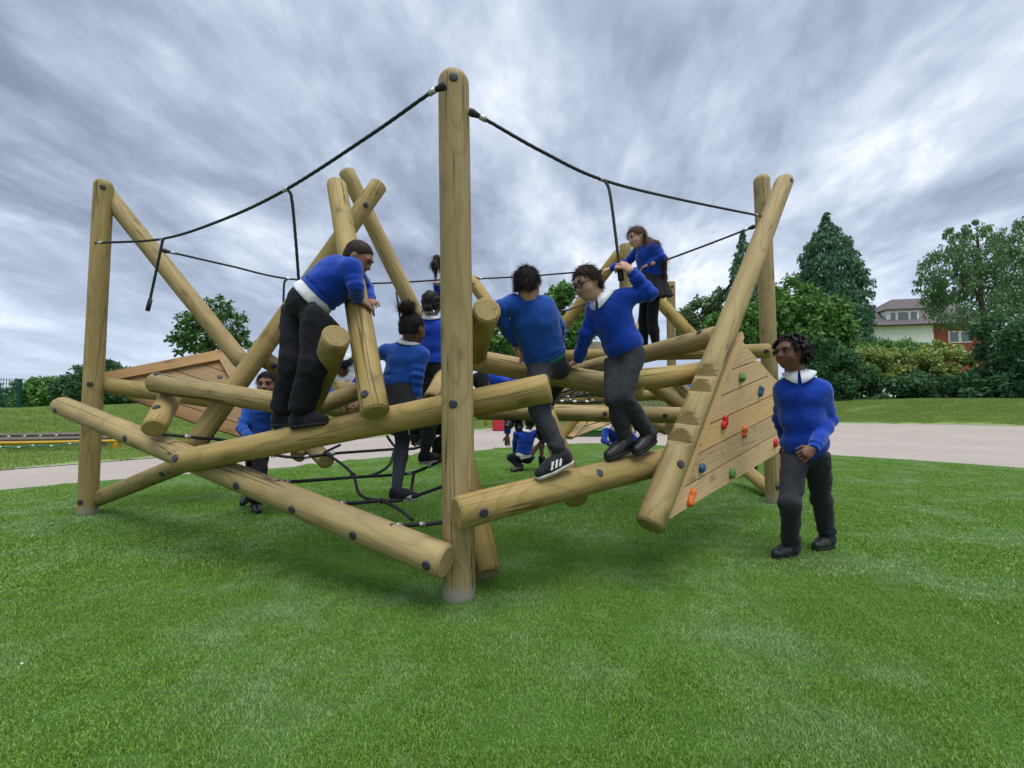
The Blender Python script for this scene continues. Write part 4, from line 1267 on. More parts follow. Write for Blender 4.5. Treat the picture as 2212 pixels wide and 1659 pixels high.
    hp = [HP(-.11, -.13, -.12), HP(.11, .12, .14), HP(.11, -.13, .14), HP(-.11, .12, -.12)]
    def cap(inf, off=.0145, low=-.06, nz=.0025, pts=()):
        C = Field(hp + list(pts), .05, hv)
        nn = (hf * .75 - hu * .66).normalized()
        C.ell(HP(0, -.012, .022), hax, (.073 * q + inf, .090 * q + inf, .083 * q + inf), .01,
              noise=lambda X, Y, Z: nz * vnoise(X * 90, Y * 90, Z * 90))
        C.ell(HP(0, -.035, -.02), hax, (.064 * q + inf, .058 * q + inf, .065 * q + inf), .01, noise=lambda X, Y, Z: nz * vnoise(X * 90, Y * 90, Z * 90))
        C.cut(HP(0, 0, 0) + nn * off * q, nn, .006); C.cut(HP(0, 0, low), -hu, .006)
        return C
    crown = np.array(HP(0, -.03, .10))
    hun, hfn = np.array(hu), np.array(hf)
    def flow(p):
        t = p - crown; t /= np.linalg.norm(t, axis=1)[:, None] + 1e-9; return t - hun * 0.35
    hairp = None
    if hair in ("short", "curly"):
        C = cap(.009 if hair == "short" else .016, off=.001, nz=.004); m = C.mesh(); N = vnormals(*m)
        st = hair_strips(m[0], N, 2600 if fine else 500, .038, .0011 if fine else .002, flow, .007, rng, 0.0 if hair == "short" else .008)
        v, fc = cat_mesh([m, st]); hairp = add_part("hair", v, fc, hair_mat, root, True)
    elif hair == "buzz":
        C = cap(.0035, off=.004, nz=.0015); v, fc = C.mesh(); hairp = add_part("hair", v, fc, hair_mat, root, True)
    elif hair == "twists":
        C = cap(.006, off=-.006, low=-.045); m0 = C.mesh(); N = vnormals(*m0); ms = [m0]
        ii = rng.choice(len(m0[0]), 420, replace=False); fl = flow(m0[0])
        T2 = Field(hp, .07, .0045)
        for i in ii:
            p, n_, t = m0[0][i], N[i], fl[i]; L = .012 + .014 * rng.random()
            fr_ = float(np.dot(p - np.array(hc), hfn))
            if fr_ > .035: continue
            p1 = p + n_ * .010 + t * L * .4 + rng.normal(0, .004, 3); p2 = p1 + t * L * .6 + n_ * (rng.random() - .3) * .012 - hun * .006
            T2.cone(p - n_ * .003, p1, .0062, .006, .001); T2.cone(p1, p2, .006, .0045, .001)
        ms.append(T2.mesh()); v, fc = cat_mesh(ms); hairp = add_part("hair", v, fc, hair_mat, root, True)
    elif hair == "bun":
        C = cap(.006, low=-.05); c = HP(0, -.075, .125)
        m = C.mesh(); N = vnormals(*m)
        def flowb(p):
            t = np.array(c) - p; return t / (np.linalg.norm(t, axis=1)[:, None] + 1e-9)
        st = hair_strips(m[0], N, 900, .035, .0012, flowb, .004, rng)
        Bn = Field([c], .09, hv); Bn.ell(c, hax, (.048, .042, .040), .01, noise=lambda X, Y, Z: .009 * vnoise(X * 60, Y * 60, Z * 60)); bm_ = Bn.mesh(); Nb = vnormals(*bm_)
        sb = hair_strips(bm_[0], Nb, 1500, .03, .0009, lambda p: (p - np.array(c)) * 10 + rng.normal(0, .5, p.shape), .03, rng, .008)
        v, fc = cat_mesh([m, st]); hairp = add_part("hair", v, fc, hair_mat, root, True)
        v, fc = cat_mesh([bm_, sb]); add_part("bun", v, fc, M_HAIRB, hairp, True)
    elif hair == "braids":
        C = cap(.010, off=.012, low=-.06, nz=.002); 
        X, Y, Z = C.grid(); P0 = np.array(hc)
        gx, gy, gz = np.meshgrid(X - P0[0], Y - P0[1], Z - P0[2], indexing='ij')
        a = gx * hr.x + gy * hr.y + gz * hr.z; b = gx * hu.x + gy * hu.y + gz * hu.z
        C.a += (0.0035 * np.sin(np.arctan2(a, b + .06) * 17)).astype(np.float32)
        v, fc = C.mesh(); hairp = add_part("hair", v, fc, hair_mat, root, True)
        for k in range(5):
            x0 = (-.03 + .015 * k); p0 = HP(x0, -.105, -.03); pts = [p0, p0 - hu * .03 - hf * .01, p0 - hu * .062 + hr * (.01 * (k - 2))]
            vv, ff = tube_vf(catmull(pts, 6), .0075, 8, True, 200, 2); br = add_part("braid", vv, ff, hair_mat, hairp, True)
            vv, ff = tube_vf([pts[2] + hu * .012, pts[2] - hu * .012], .0085, 8); add_part("bead", vv, ff, M_ALU, br, True)
    elif hair in ("long", "ponytail"):
        C = cap(.010, off=.002, low=-.09, nz=.002); m = C.mesh(); N = vnormals(*m); ms = [m, hair_strips(m[0], N, 1500, .05, .0012, flow, .004, rng)]
        if hair == "ponytail":
            t0 = HP(0, -.115, .04); tp = [t0, t0 - hf * .05 + V3((0, 0, .005)), t0 - hf * .075 - V3((0, 0, .07)), t0 - hf * .06 - V3((0, 0, .16))]; rad = [.012, .026, .032, .012]
        else:
            t0 = HP(0, -.085, -.05); bk = -f; tp = [t0, t0 + bk * .08 - V3((0, 0, .07)), t0 + bk * .16 - V3((0, 0, .24)), t0 + bk * .17 - V3((0, 0, .40))]; rad = [.05, .042, .034, .010]
        if hair_path: tp = [P(*q_) for q_ in hair_path]; rad = [.045, .034, .028, .010]
        T2 = Field(tp, .08, hv)
        for i in range(3): T2.cone(tp[i], tp[i + 1], rad[i], rad[i + 1], .02)
        T2.wrinkle(.006, (70, 70, 12), 3); m2 = T2.mesh(); N2 = vnormals(*m2); ms += [m2, hair_strips(m2[0], N2, 900, .08, .0012, lambda p: np.tile(-np.array((0, 0, 1.0)), (len(p), 1)), .006, rng)]
        v, fc = cat_mesh(ms); hairp = add_part("hair", v, fc, hair_mat, root, True)
        if hair == "ponytail":
            vv, ff = tube_vf([tp[0] + hf * .006, tp[0] - hf * .012], .018, 10); add_part("hair_tie", vv, ff, M_ALU, hairp, True)
    elif hair == "hijab":
        C = Field(hp + [nek - u * .16, nek + f * .1], .07, .009)
        C.ell(HP(0, -.012, .016), hax, (.085, .104, .100), .02); C.cone(HP(0, -.01, -.05), nek - u * .02, .078, .085, .05)
        C.cone(nek + f * .02, nek + f * .055 - u * .11, .088, .075, .05)
        C.ell(HP(0, .105, -.012), hax, (.052, .07, .070), .01, sub=True)
        C.wrinkle(.006, (30, 30, 45), 5)
        v, fc = C.mesh(); hj = add_part("hijab", v, fc, M_SHIRT, root, True)
        C = Field(hp, .04, .008); C.ell(HP(0, -.008, .024), hax, (.089, .108, .098), .01); C.cut(HP(0, 0, .085), hu, .005); C.cut(HP(0, 0, .030), (-hu - hf * .1).normalized(), .005)
        v, fc = C.mesh(); add_part("headband", v, fc, M_NAVY, hj, True)
    # ---- sweater
    sv = 0.0085 if fine else 0.013
    top = [J[k] for k in ('sA', 'sB', 'eA', 'eB', 'wA', 'wB')] + [pel, nek]
    S = Field(top, .17, sv); inf = .016 * s
    S.ell(pel + u * .03, axes, (.112 * g + inf, .088 * g + inf, .10 * g), .03)
    S.ell(pel.lerp(nek, .4), axes, (.106 * g + inf, .084 * g + inf, .13 * g), .04)
    S.ell(pel.lerp(nek, .70), axes, (.120 * g + inf, .086 * g + inf, .115 * g), .04)
    S.cone(J['sA'], J['sB'], .050 * s, .050 * s, .04)
    S.cone(nek - u * .05, nek + u * .012, .070 * s, .058 * s, .03, cutB=0.0)
    S.wrinkle(.0048, (11, 11, 22), seed); S.wrinkle(.0035, (19, 19, 10), seed + 5)
    S.cut(pel + u * hem * s + w * hemtilt, -u, .006)
    for a in 'AB':
        sh, el, wr = J['s' + a], J['e' + a], J['w' + a]
        S.cone(sh, el, .050 * s * (girth ** .4), .042 * s, .035, wr=lambda t, X, Y, Z: .0045 * np.sin(t * 19 + 1) * np.clip((t - .35) * 2, 0, 1))
        S.cone(el, wr, .042 * s, .035 * s, .012, cutB=-0.016, wr=lambda t, X, Y, Z: .0045 * np.sin(t * 17 + 3) * np.clip(1.0 - abs(t - .35) * 1.6, 0, 1) + .003 * (t > .7))
    S.wrinkle(.0022, (45, 45, 45), seed + 3)
    Sm = S.mesh(); swo = add_part("sweater", relax(*Sm, 1, .35), Sm[1], sweater, root, True)
    if fine:      # knitted hem and cuffs
        T2 = Field([pel], .22, sv)
        T2.ell(pel + u * .03, axes, (.112 * g + inf * .95, .088 * g + inf * .95, .12 * g), .03)
        T2.cut(pel + u * (hem - .030) * s + w * hemtilt, -u, .004); T2.cut(pel + u * (hem + .012) * s + w * hemtilt, u, .004)
        m = T2.mesh(); add_part("hem", m[0], m[1], sweater, swo, True)
        for a in 'AB':
            wr = J['w' + a]; dv = (wr - J['e' + a]).normalized()
            T2 = Field([wr], .08, .007); T2.cone(wr - dv * .025 * s, wr + dv * .014 * s, .033 * s, .030 * s, .005, cutB=0.0, cutA=0.0)
            m = T2.mesh(); add_part("cuff", m[0], m[1], sweater, swo, True)
    if collar:
        V, F = [], []; nth = 26
        for i in range(nth + 1):
            th = 2 * math.pi * (i + .0) / nth; gap = .10
            th = gap + (2 * math.pi - 2 * gap) * i / nth      # opening at the front
            dv = f * math.cos(th) + w * math.sin(th); fr = math.cos(th)
            fp, bp = max(0, fr), max(0, -fr); pt_ = max(0, fr) ** 6
            hb = .016 - .046 * fp - .030 * bp - .018 * pt_; rad = .088 + .006 * fp + .008 * pt_
            V += [nek + u * .020 * s + dv * .050 * s, nek + u * .026 * s + dv * .057 * s, nek + (u * hb + dv * rad) * s, nek + (u * (hb - .004) + dv * (rad - .004)) * s]
        for i in range(nth):
            for k in range(3): F.append((i * 4 + k, i * 4 + k + 1, i * 4 + 5 + k, i * 4 + 4 + k))
        add_part("collar", V, F, M_SHIRT, root, True)
    if tail:      # shirt tail or waistband showing under the sweater
        tm, lo, hi = tail
        T2 = Field([pel], .22, sv); T2.ell(pel + u * .02, axes, (.110 * g + .010, .087 * g + .010, .14 * g), .02)
        T2.wrinkle(.004, (25, 25, 25), seed); T2.cut(pel + u * lo * s + w * hemtilt, -u, .006); T2.cut(pel + u * hi * s + w * hemtilt, u, .006)
        m = T2.mesh(); add_part("shirt_tail", m[0], m[1], tm, root, True)
    # ---- legs
    low = [pel] + [J[k + a] for k in 'hkn' for a in 'AB']
    if bottom == "trousers":
        T2 = Field(low, .15, sv)
        T2.ell(pel - u * .005, axes, (.106 * g + .004, .084 * g + .006, .095 * g), .03)
        for a in 'AB':
            hp_, kn, an = J['h' + a], J['k' + a], J['n' + a]; sh = (an - kn).normalized()
            T2.cone(hp_, kn, .078 * s * leg_w * girth ** .5, .060 * s * leg_w, .03, wr=lambda t, X, Y, Z: .005 * np.sin(t * 17 + seed) * np.clip((t - .55) * 2, 0, 1))
            T2.cone(kn, an, .059 * s * leg_w, .052 * s * leg_w, .015, cutB=leg_end, wr=lambda t, X, Y, Z: .007 * np.sin(t * 26 + 2 * vnoise(X * 20, Y * 20, Z * 9)) * np.clip((t - .60) * 2.6, 0, 1) + .004 * np.sin(t * 18) * np.clip((.3 - t) * 3, 0, 1))
        T2.wrinkle(.006, (17, 17, 13), seed + 1); T2.wrinkle(.004, (34, 34, 40), seed + 2)
        T2.cut(pel + u * min(waist, hem + .022 if not tail else waist) * s, u, .006)
        m = T2.mesh(); add_part("trousers", relax(*m, 1, .35), m[1], bottom_mat, root, True)
    else:
        T2 = Field(low + [pel - u * .3], .2, sv)
        kd = ((J['kA'] + J['kB']) / 2 - pel).normalized(); hemc = pel + (kd * .7 - u * .3).normalized() * .22 * s
        e1 = w; e2 = kd.cross(w).normalized()
        def pleat(t, X, Y, Z):
            a = np.arctan2((X - pel.x) * e2.x + (Y - pel.y) * e2.y + (Z - pel.z) * e2.z, (X - pel.x) * e1.x + (Y - pel.y) * e1.y + (Z - pel.z) * e1.z)
            return .010 * np.sin(a * 11) * np.clip(t, 0, 1)
        T2.cone(pel + u * .05 * s, hemc, (.094 * g), .185 * s, .02, cutB=0.0, cutA=.02, wr=pleat)
        T2.wrinkle(.004, (20, 20, 14), seed)
        m = T2.mesh(); add_part("skirt", m[0], m[1], bottom_mat, root, True)
        T2 = Field(low, .1, sv)
        for a in 'AB':
            T2.cone(J['h' + a], J['k' + a], .068 * s, .050 * s, .02); T2.cone(J['k' + a], J['k' + a].lerp(J['n' + a], .35), .048 * s, .049 * s, .015); T2.cone(J['k' + a].lerp(J['n' + a], .35), J['n' + a], .049 * s, .031 * s, .015)
        m = T2.mesh(); add_part("tights", m[0], m[1], socks or M_TIGHTS, root, True)
    # ---- shoes
    for a in 'AB':
        an, to = J['n' + a], J['f' + a]; up0 = V3((0, 0, 1))
        hb = an - up0 * .052 * s; t = (to - hb).normalized()
        su = (up0 - t * up0.dot(t)).normalized(); sd_ = t.cross(su)
        if abs(t.z) > .93: su = (-f - t * (-f).dot(t)).normalized(); sd_ = t.cross(su)
        heel = an - su * .045 * s - t * .022 * s; Lf = .195 * s; toe = heel + t * (Lf - .03 * s); ball = heel + t * Lf * .55
        z = s * .93; fv = .006 if fine else .01
        K = Field([heel, toe, an], .08, fv)
        K.cone(heel + su * .018 * z, ball + su * .012 * z, .034 * z, .038 * z, .015); K.cone(ball + su * .012 * z, toe + su * .008 * z, .037 * z, .029 * z, .02)
        K.cone(heel + su * .03 * z + t * .008, an + su * .006, .035 * z, .037 * z, .02, cutB=0.0); K.cone(ball + su * .03 * z - t * .02, an + su * .0, .024 * z, .033 * z, .03)
        K.cut(heel - su * .012 * z, -su, .003)
        m = K.mesh(); sm_ = M_LEATHER if shoe == "leather" else M_TRAINER
        so = add_part("shoe", m[0], m[1], sm_, root, True)
        K = Field([heel, toe], .08, fv)
        K.cone(heel, ball, .038 * z, .042 * z, .01); K.cone(ball, toe, .042 * z, .033 * z, .01)
        K.cut(heel - su * .004 * z, su, .002); K.cut(heel - su * .026 * z, -su, .002)
        m = K.mesh(); add_part("sole", m[0], m[1], M_SOLEB if shoe in ("leather", "sandal") else M_SOLEW, so, True)
        vis = (CAMP - an).normalized(); sgn = 1 if sd_.dot(vis) > 0 else -1
        if shoe == "stripes":
            for k in range(3):
                c = heel + t * (.066 + .027 * k) * z + su * .010 * z; top_ = c - t * .022 * z + su * .034 * z
                o1 = sd_ * sgn; p = [c + o1 * .0435 * z, c + t * .014 * z + o1 * .0435 * z, top_ + t * .014 * z + o1 * .0385 * z, top_ + o1 * .0385 * z]
                pb = [q_ - o1 * .012 for q_ in p]
                add_part("stripe", p + pb, [(0, 1, 2, 3), (7, 6, 5, 4), (0, 4, 5, 1), (1, 5, 6, 2), (2, 6, 7, 3), (3, 7, 4, 0)], M_STRIPE, so)
        if shoe == "orange":
            ring = [an + su * .006 + (t * math.cos(q_) * .036 + sd_ * math.sin(q_) * .035) * z for q_ in np.linspace(0, 2 * math.pi, 18)]
            v, fc = tube_vf(ring, .004, 6); add_part("trim", v, fc, M_ORANGE, so, True)
        if shoe in ("leather", "stripes", "orange"):
            lv = []
            for k in range(4):
                c = ball + t * (-.012 - .017 * k) * z + su * (.047 + .006 * k) * z
                lv.append(tube_vf([c - sd_ * .018 * z, c + su * .004, c + sd_ * .018 * z], .0028, 5))
            v, fc = join_vf(lv); add_part("laces", v, fc, M_SOLEB, so, True)
        if shoe == "sandal":
            K = Field([an], .09, fv); K.cone(heel + su * .02 * z, an + su * .02 * z, .037 * z, .036 * z, .01); K.cut(heel + su * .022 * z, -su, .003); m = K.mesh(); add_part("sock", m[0], m[1], M_SOCK, root, True)
    return root, J

PEOPLE = {}
def add_person(key, *a, **k):
    PEOPLE[key] = person(*a, **k)

add_person("right_boy", "boy in blue sweater walking on the turf right of the board wall", 2.58,
    dict(pelvis=(1738, 968, 0), neck=(1726, 809, .0), head=(1708, 761, -.01), sA=(1696, 838, .05), sB=(1772, 840, -.05), hA=(1716, 985, .03), hB=(1764, 985, -.02),
         eA=(1685, 905, 2.74), wA=(1700, 955, 2.76), tA=(1705, 985, 2.76), eB=(1792, 908, 2.55), wB=(1758, 968, 2.40), tB=(1708, 1004, 2.36),
         kA=(1706, 1086, 'n'), nA=(1708, 1176, 'g'), fA=(1655, 1206, 'g'), kB=(1774, 1078, 'f'), nB=(1788, 1160, 'g'), fB=(1762, 1184, 'g')),
    h=1.38, front=(-.45, -.9, 0), face=(-.95, -.28, -.06), skin=M_SKIN_D, hair="twists", curl=(.9, .9), hand_n=dict(B=(-.3, -.9, .3)), leg_w=.92, hs=.96, seed=3, group="children near the climbing frame")
add_person("left_boy", "boy with white shirt tail standing on the long front log, leaning right", 2.38,
    dict(pelvis=(668, 652, 2.38), neck=(752, 580, 2.42), head=(775, 556, 2.42), sA=(764, 582, 2.56), sB=(760, 580, 2.31), eB=(768, 618, 2.29), wB=(772, 646, 2.40), tB=(800, 662, 2.45),
         eA=(792, 622, 'f'), wA=(800, 650, 'n'), tA=(805, 668), hA=(650, 680, 2.44), hB=(694, 690, 2.31),
         kA=(634, 790, 2.33), nA=(607, 896, 2.37), fA=(655, 914, 2.37), kB=(676, 795, 2.25), nB=(646, 898, 2.29), fB=(710, 911, 2.26)),
    h=1.38, girth=1.22, front=(.55, .3, -.7), face=(.80, .12, -.58), head_up=(.45, -.1, .85), skin=M_SKIN_M, hair="buzz", hair_mat=M_HAIRB, bottom_mat=M_TROUSERB, shoe="sandal", leg_w=1.2,
    hem=0.090, collar=False, tail=(M_SHIRT, .0, .12), waist=.030, hand_n=dict(B=(-.1, -.55, .8)), curl=(.35, .5), seed=5, hs=.9, leg_end=-.024, sweater=M_SWEATER)
add_person("bun_girl", "girl with a fluffy bun in blue sweater and black skirt standing on the rope net", 2.80,
    dict(pelvis=(862, 836, 0), neck=(882, 742, 0), head=(891, 710, -.01), sA=(834, 760, .02), sB=(910, 766, -.02), eB=(902, 812, 2.74), wB=(899, 862, 2.74), tB=(899, 890, 2.72),
         eA=(800, 772, 'f'), wA=(772, 764, 'f'), tA=(760, 760), hA=(846, 850, 0), hB=(884, 850, 0),
         kA=(870, 950, 'n'), nA=(856, 1060, 2.58), fA=(910, 1076, 2.50), kB=(928, 915, 'n'), nB=(917, 982, 2.88), fB=(952, 994, 2.80)),
    h=1.28, front=(.25, .96, 0), face=(.45, .85, -.1), skin=M_SKIN_D, hair="bun", hair_mat=M_HAIR, bottom="skirt", bottom_mat=M_TROUSERB, shoe="orange", eyes=False, sweater=M_SWEATER2, seed=7, hem=-.04)
add_person("braid_girl", "girl with beaded braids seen from behind between the bun girl and the front post", 3.5,
    dict(pelvis=(930, 788, 0), neck=(931, 689, 0), head=(932, 657, 0), sA=(907, 705, 0), sB=(958, 705, 0), eA=(908, 748, 'f'), wA=(916, 722, 'f'), eB=(968, 740, 'f'), wB=(975, 700, 'f'),
         hA=(917, 800, 0), hB=(943, 800, 0), kA=(908, 882, 'n'), nA=(897, 944, 3.45), fA=(903, 958, 3.62), kB=(945, 878, 'n'), nB=(956, 946, 3.55), fB=(960, 958, 3.7)),
    h=1.3, front=(.1, 1, 0), skin=M_SKIN_D, hair="braids", bottom_mat=M_TROUSERB, eyes=False, fine=True, seed=9, hem=.04)
add_person("post_girl", "girl with a ponytail almost hidden behind the tall front post", 4.35,
    dict(pelvis=(976, 698, 0), neck=(972, 606, 0), head=(967, 575, 0), sA=(954, 622, 0), sB=(996, 622, 0), eA=(948, 648, 'n'), wA=(943, 612, 'n'), tA=(938, 602), eB=(1004, 650, 'n'), wB=(1014, 612, 'n'), tB=(1019, 598),
         kA=(968, 766, 'n'), nA=(968, 830, 4.4), kB=(984, 766, 'n'), nB=(984, 830, 4.4)),
    h=1.3, front=(.55, .8, 0), skin=M_SKIN_M, hair="ponytail", hair_mat=M_HAIRB, bottom_mat=M_TROUSERB, eyes=False, fine=False, seed=11, collar=True)
add_person("far_legs", "child in black trousers and grey trainers far behind the net left of the front post", 6.2,
    dict(pelvis=(947, 912, 0), neck=(948, 852, 0), head=(949, 832, 0), hA=(940, 918, 0), hB=(954, 918, 0), nA=(941, 994, 'g'), nB=(954, 992, 'g')),
    h=1.25, front=(.5, -.8, 0), skin=M_SKIN_M, bottom_mat=M_TROUSERB, shoe="trainer", fine=False, seed=12)
add_person("left_girl", "small dark-haired girl standing behind the left logs, facing the camera", 3.55,
    dict(pelvis=(552, 950, 0), neck=(566, 866, 0), head=(578, 830, -.02), sA=(538, 884, 0), sB=(590, 884, 0), eA=(522, 926, 'n'), wA=(540, 946, 'n'), tA=(560, 948), eB=(602, 925, 'f'), wB=(595, 960, 'n'),
         hA=(541, 962, 0), hB=(565, 962, 0), kA=(551, 1022, 'f'), nA=(553, 1090, 'g'), fA=(563, 1114, 'g'), kB=(560, 1022, 'n'), nB=(538, 1062, 3.80), fB=(528, 1084, 3.72)),
    h=1.22, front=(.35, -.93, 0), face=(.22, -.97, -.1), skin=M_SKIN_M, hair="long", hair_mat=M_HAIR, bottom_mat=M_TROUSERB, sweater=M_SWEATER2, seed=13)
add_person("hijab_girl", "girl in a white hijab with dark headband looking down behind the crossed logs", 3.75,
    dict(pelvis=(768, 872, .1), neck=(748, 815, 0), head=(742, 790, -.05), sA=(724, 825, 0), sB=(776, 825, 0), eA=(715, 852, 'n'), wA=(735, 862, 'n'), eB=(782, 850, 'n'), wB=(770, 868, 'n'),
         kA=(752, 900, 'n'), nA=(768, 905, 'f'), kB=(775, 900, 'n'), nB=(785, 905, 'f')),
    h=1.28, front=(-.1, -.97, -.2), face=(.18, -.84, -.5), skin=M_SKIN_D, hair="hijab", bottom_mat=M_TROUSERB, collar=False, seed=15)
add_person("middle_boy", "dark-haired boy seen from behind with one striped trainer on the low log", 2.36,
    dict(pelvis=(1180, 780, 2.48), neck=(1143, 652, 2.32), head=(1139, 615, 2.30), sA=(1110, 658, 2.30), sB=(1176, 662, 2.36), eA=(1068, 668, 2.26), wA=(1114, 740, 2.44), tA=(1138, 776, 2.50), eB=(1206, 705, 'f'), wB=(1208, 745, 'f'),
         hA=(1164, 796, 2.42), hB=(1206, 794, 2.54), kA=(1164, 882, 'n'), nA=(1212, 982, 2.09), fA=(1152, 1034, 2.01), kB=(1222, 808, 2.82), nB=(1186, 862, 2.95), fB=(1180, 875, 2.9)),
    h=1.36, girth=1.08, front=(.25, .95, -.1), face=(.35, .92, -.2), skin=M_SKIN_L, hair="short", hair_mat=M_HAIR, sweater=M_SWEATER2, shoe="stripes", eyes=False, collar=False, tail=(M_TEAL, .012, .10), hem=.072, waist=.055,
    hand_n=dict(A=(-.3, -.5, .8)), seed=17, hs=.88, leg_w=.86, leg_end=-.012)
add_person("glasses_boy", "boy with glasses and white collar holding the hanging rope", 2.36,
    dict(pelvis=(1350, 754, 0), neck=(1304, 644, 0), head=(1268, 611, -.03), sA=(1288, 668, .08), sB=(1346, 644, -.06), eB=(1402, 634, 2.26), wB=(1366, 590, 2.25), tB=(1330, 556, 2.24), eA=(1266, 722, 2.42), wA=(1250, 776, 2.53), tA=(1230, 789, 2.58),
         hA=(1328, 768, .05), hB=(1370, 768, -.04), kA=(1325, 858, 2.25), nA=(1350, 950, 2.33), fA=(1301, 994, 2.23), kB=(1346, 852, 2.23), nB=(1400, 937, 2.37), fB=(1366, 982, 2.25)),
    h=1.36, front=(-.7, -.7, -.1), face=(-.78, -.48, -.42), head_up=(-.3, -.1, .95), skin=M_SKIN_L, hair="short", hair_mat=M_HAIRB, bottom_mat=M_TROUSER, glasses=True, curl=dict(A=(.15, .3), B=(1.1, 1.2)),
    hand_n=dict(A=(-.2, -.5, .85), B=(.6, -.75, .1)), seed=19, leg_w=.82, hem=-.03, hs=.87, girth=.9)
add_person("high_girl", "girl with long brown hair in grey skirt standing high at the back", 3.8,
    dict(pelvis=(1409, 594, 0), neck=(1394, 537, 0), head=(1375, 513, -.03), sA=(1380, 540, .12), sB=(1413, 532, -.10), eB=(1428, 556, 3.66), wB=(1403, 572, 3.70), tB=(1384, 580, 3.78), eA=(1354, 568, 3.98), wA=(1320, 580, 4.0), tA=(1298, 586, 4.03),
         hA=(1400, 606, .06), hB=(1414, 606, -.05), kB=(1409, 692, 'n'), nB=(1419, 757, 3.82), fB=(1404, 770, 3.75), kA=(1390, 692, 'n'), nA=(1392, 757, 3.95), fA=(1375, 770, 3.9)),
    h=1.30, front=(-.9, -.35, -.2), face=(-.9, -.28, -.35), head_up=(-.3, 0, .95), skin=M_SKIN_P, hair="long", hair_mat=M_HAIRL, bottom="skirt", bottom_mat=M_SKIRT, socks=M_TIGHTSB, curl=(.8, .8), hand_n=dict(A=(0, -.5, .8), B=(0, -.5, .8)), seed=21, hem=-.01, hs=.88, hair_path=[(1388, 520, 3.78), (1416, 528, 3.68), (1434, 560, 3.68), (1438, 612, 3.72)])
add_person("crouch_back", "child crouching under the frame with back turned and white shirt hem showing", 5.85,
    dict(pelvis=(1131, 984, 0), neck=(1138, 930, 0), head=(1145, 911, .02), sA=(1116, 938, 0), sB=(1158, 936, 0), eA=(1112, 955, 'f'), eB=(1172, 950, 'f'), kA=(1103, 988, 5.95), nA=(1124, 1010, 'g'), fA=(1108, 1018, 'g'), kB=(1168, 956, 6.0), nB=(1172, 1006, 'g'), fB=(1172, 1014, 'g')),
    h=1.25, front=(.2, 1, 0), skin=M_SKIN_D, hair="buzz", bottom_mat=M_TROUSERB, eyes=False, fine=False, tail=(M_SHIRT, -.06, .06), hem=.03, waist=.0, seed=23)
add_person("prone_child", "child lying over the inner logs with black shoe soles towards the camera", 4.1,
    dict(pelvis=(1046, 818, 0), neck=(1104, 832, .15), head=(1128, 842, .2), sA=(1096, 826, .0), sB=(1100, 842, .2), eA=(1108, 822, -.1), wA=(1130, 838, 0.0), kA=(1060, 872, 'n'), nA=(1102, 906, 3.55), fA=(1094, 926, 3.40), kB=(1075, 872, 'n'), nB=(1120, 908, 3.6), fB=(1122, 932, 3.45)),
    h=1.25, front=(0, .3, -1), face=(.8, .3, -.3), skin=M_SKIN_M, bottom_mat=M_TROUSERB, sweater=M_SWEATER3, eyes=False, fine=False, seed=25, collar=False)
add_person("crouch_front", "child in blue sweater squatting under the frame behind the boy with glasses", 5.95,
    dict(pelvis=(1336, 978, .1), neck=(1330, 922, 0), head=(1327, 899, -.02), sA=(1309, 932, 0), sB=(1358, 932, 0), eA=(1304, 952, 'n'), wA=(1320, 960, 'n'), tA=(1336, 968), eB=(1371, 948, 'n'), wB=(1352, 964, 'n'), tB=(1340, 970), kA=(1316, 970, 'n'), nA=(1319, 1008, 'g'), kB=(1352, 970, 'n'), nB=(1352, 1008, 'g')),
    h=1.28, front=(-.1, -1, 0), skin=M_SKIN_L, bottom_mat=M_TROUSERB, sweater=M_SWEATER, fine=False, seed=27)
add_person("log_child", "child in blue sweater mostly hidden behind the notched leaning log", 5.6,
    dict(pelvis=(1518, 913, 0), neck=(1516, 850, 0), head=(1522, 830, 0), sA=(1496, 842, 0), sB=(1536, 856, 0), eA=(1484, 836, 'n'), wA=(1496, 860, 'n'), nA=(1512, 1008, 'g'), nB=(1526, 1008, 'g')),
    h=1.25, front=(-.3, .9, 0), skin=M_SKIN_M, bottom_mat=M_TROUSERB, sweater=M_SWEATER3, fine=False, eyes=False, seed=29)
add_person("curly_child", "curly haired child hidden behind the middle boy, one hand on a rope", 4.0,
    dict(pelvis=(1180, 808, 0), neck=(1186, 724, 0), head=(1194, 698, 0), sA=(1160, 738, 0), sB=(1208, 738, 0), eB=(1214, 716, 'n'), wB=(1199, 682, 'n'), tB=(1195, 662), nA=(1168, 935, 4.0), nB=(1182, 935, 4.0), kA=(1168, 870, 'n'), kB=(1182, 870, 'n')),
    h=1.25, front=(.2, .9, 0), skin=M_SKIN_L, hair="curly", hair_mat=M_HAIRB, bottom_mat=M_TROUSERB, fine=False, eyes=False, seed=31)
add_person("wall_child", "child standing behind the board wall, only dark shoes showing under it", 5.4,
    dict(pelvis=(1617, 912, 0), neck=(1617, 850, 0), head=(1617, 830, 0), nA=(1608, 1014, 'g'), nB=(1627, 1014, 'g'), fA=(1602, 1026, 'g'), fB=(1622, 1026, 'g')),
    h=1.22, front=(-.3, -.9, 0), skin=M_SKIN_M, bottom_mat=M_TROUSERB, fine=False, eyes=False, seed=33)
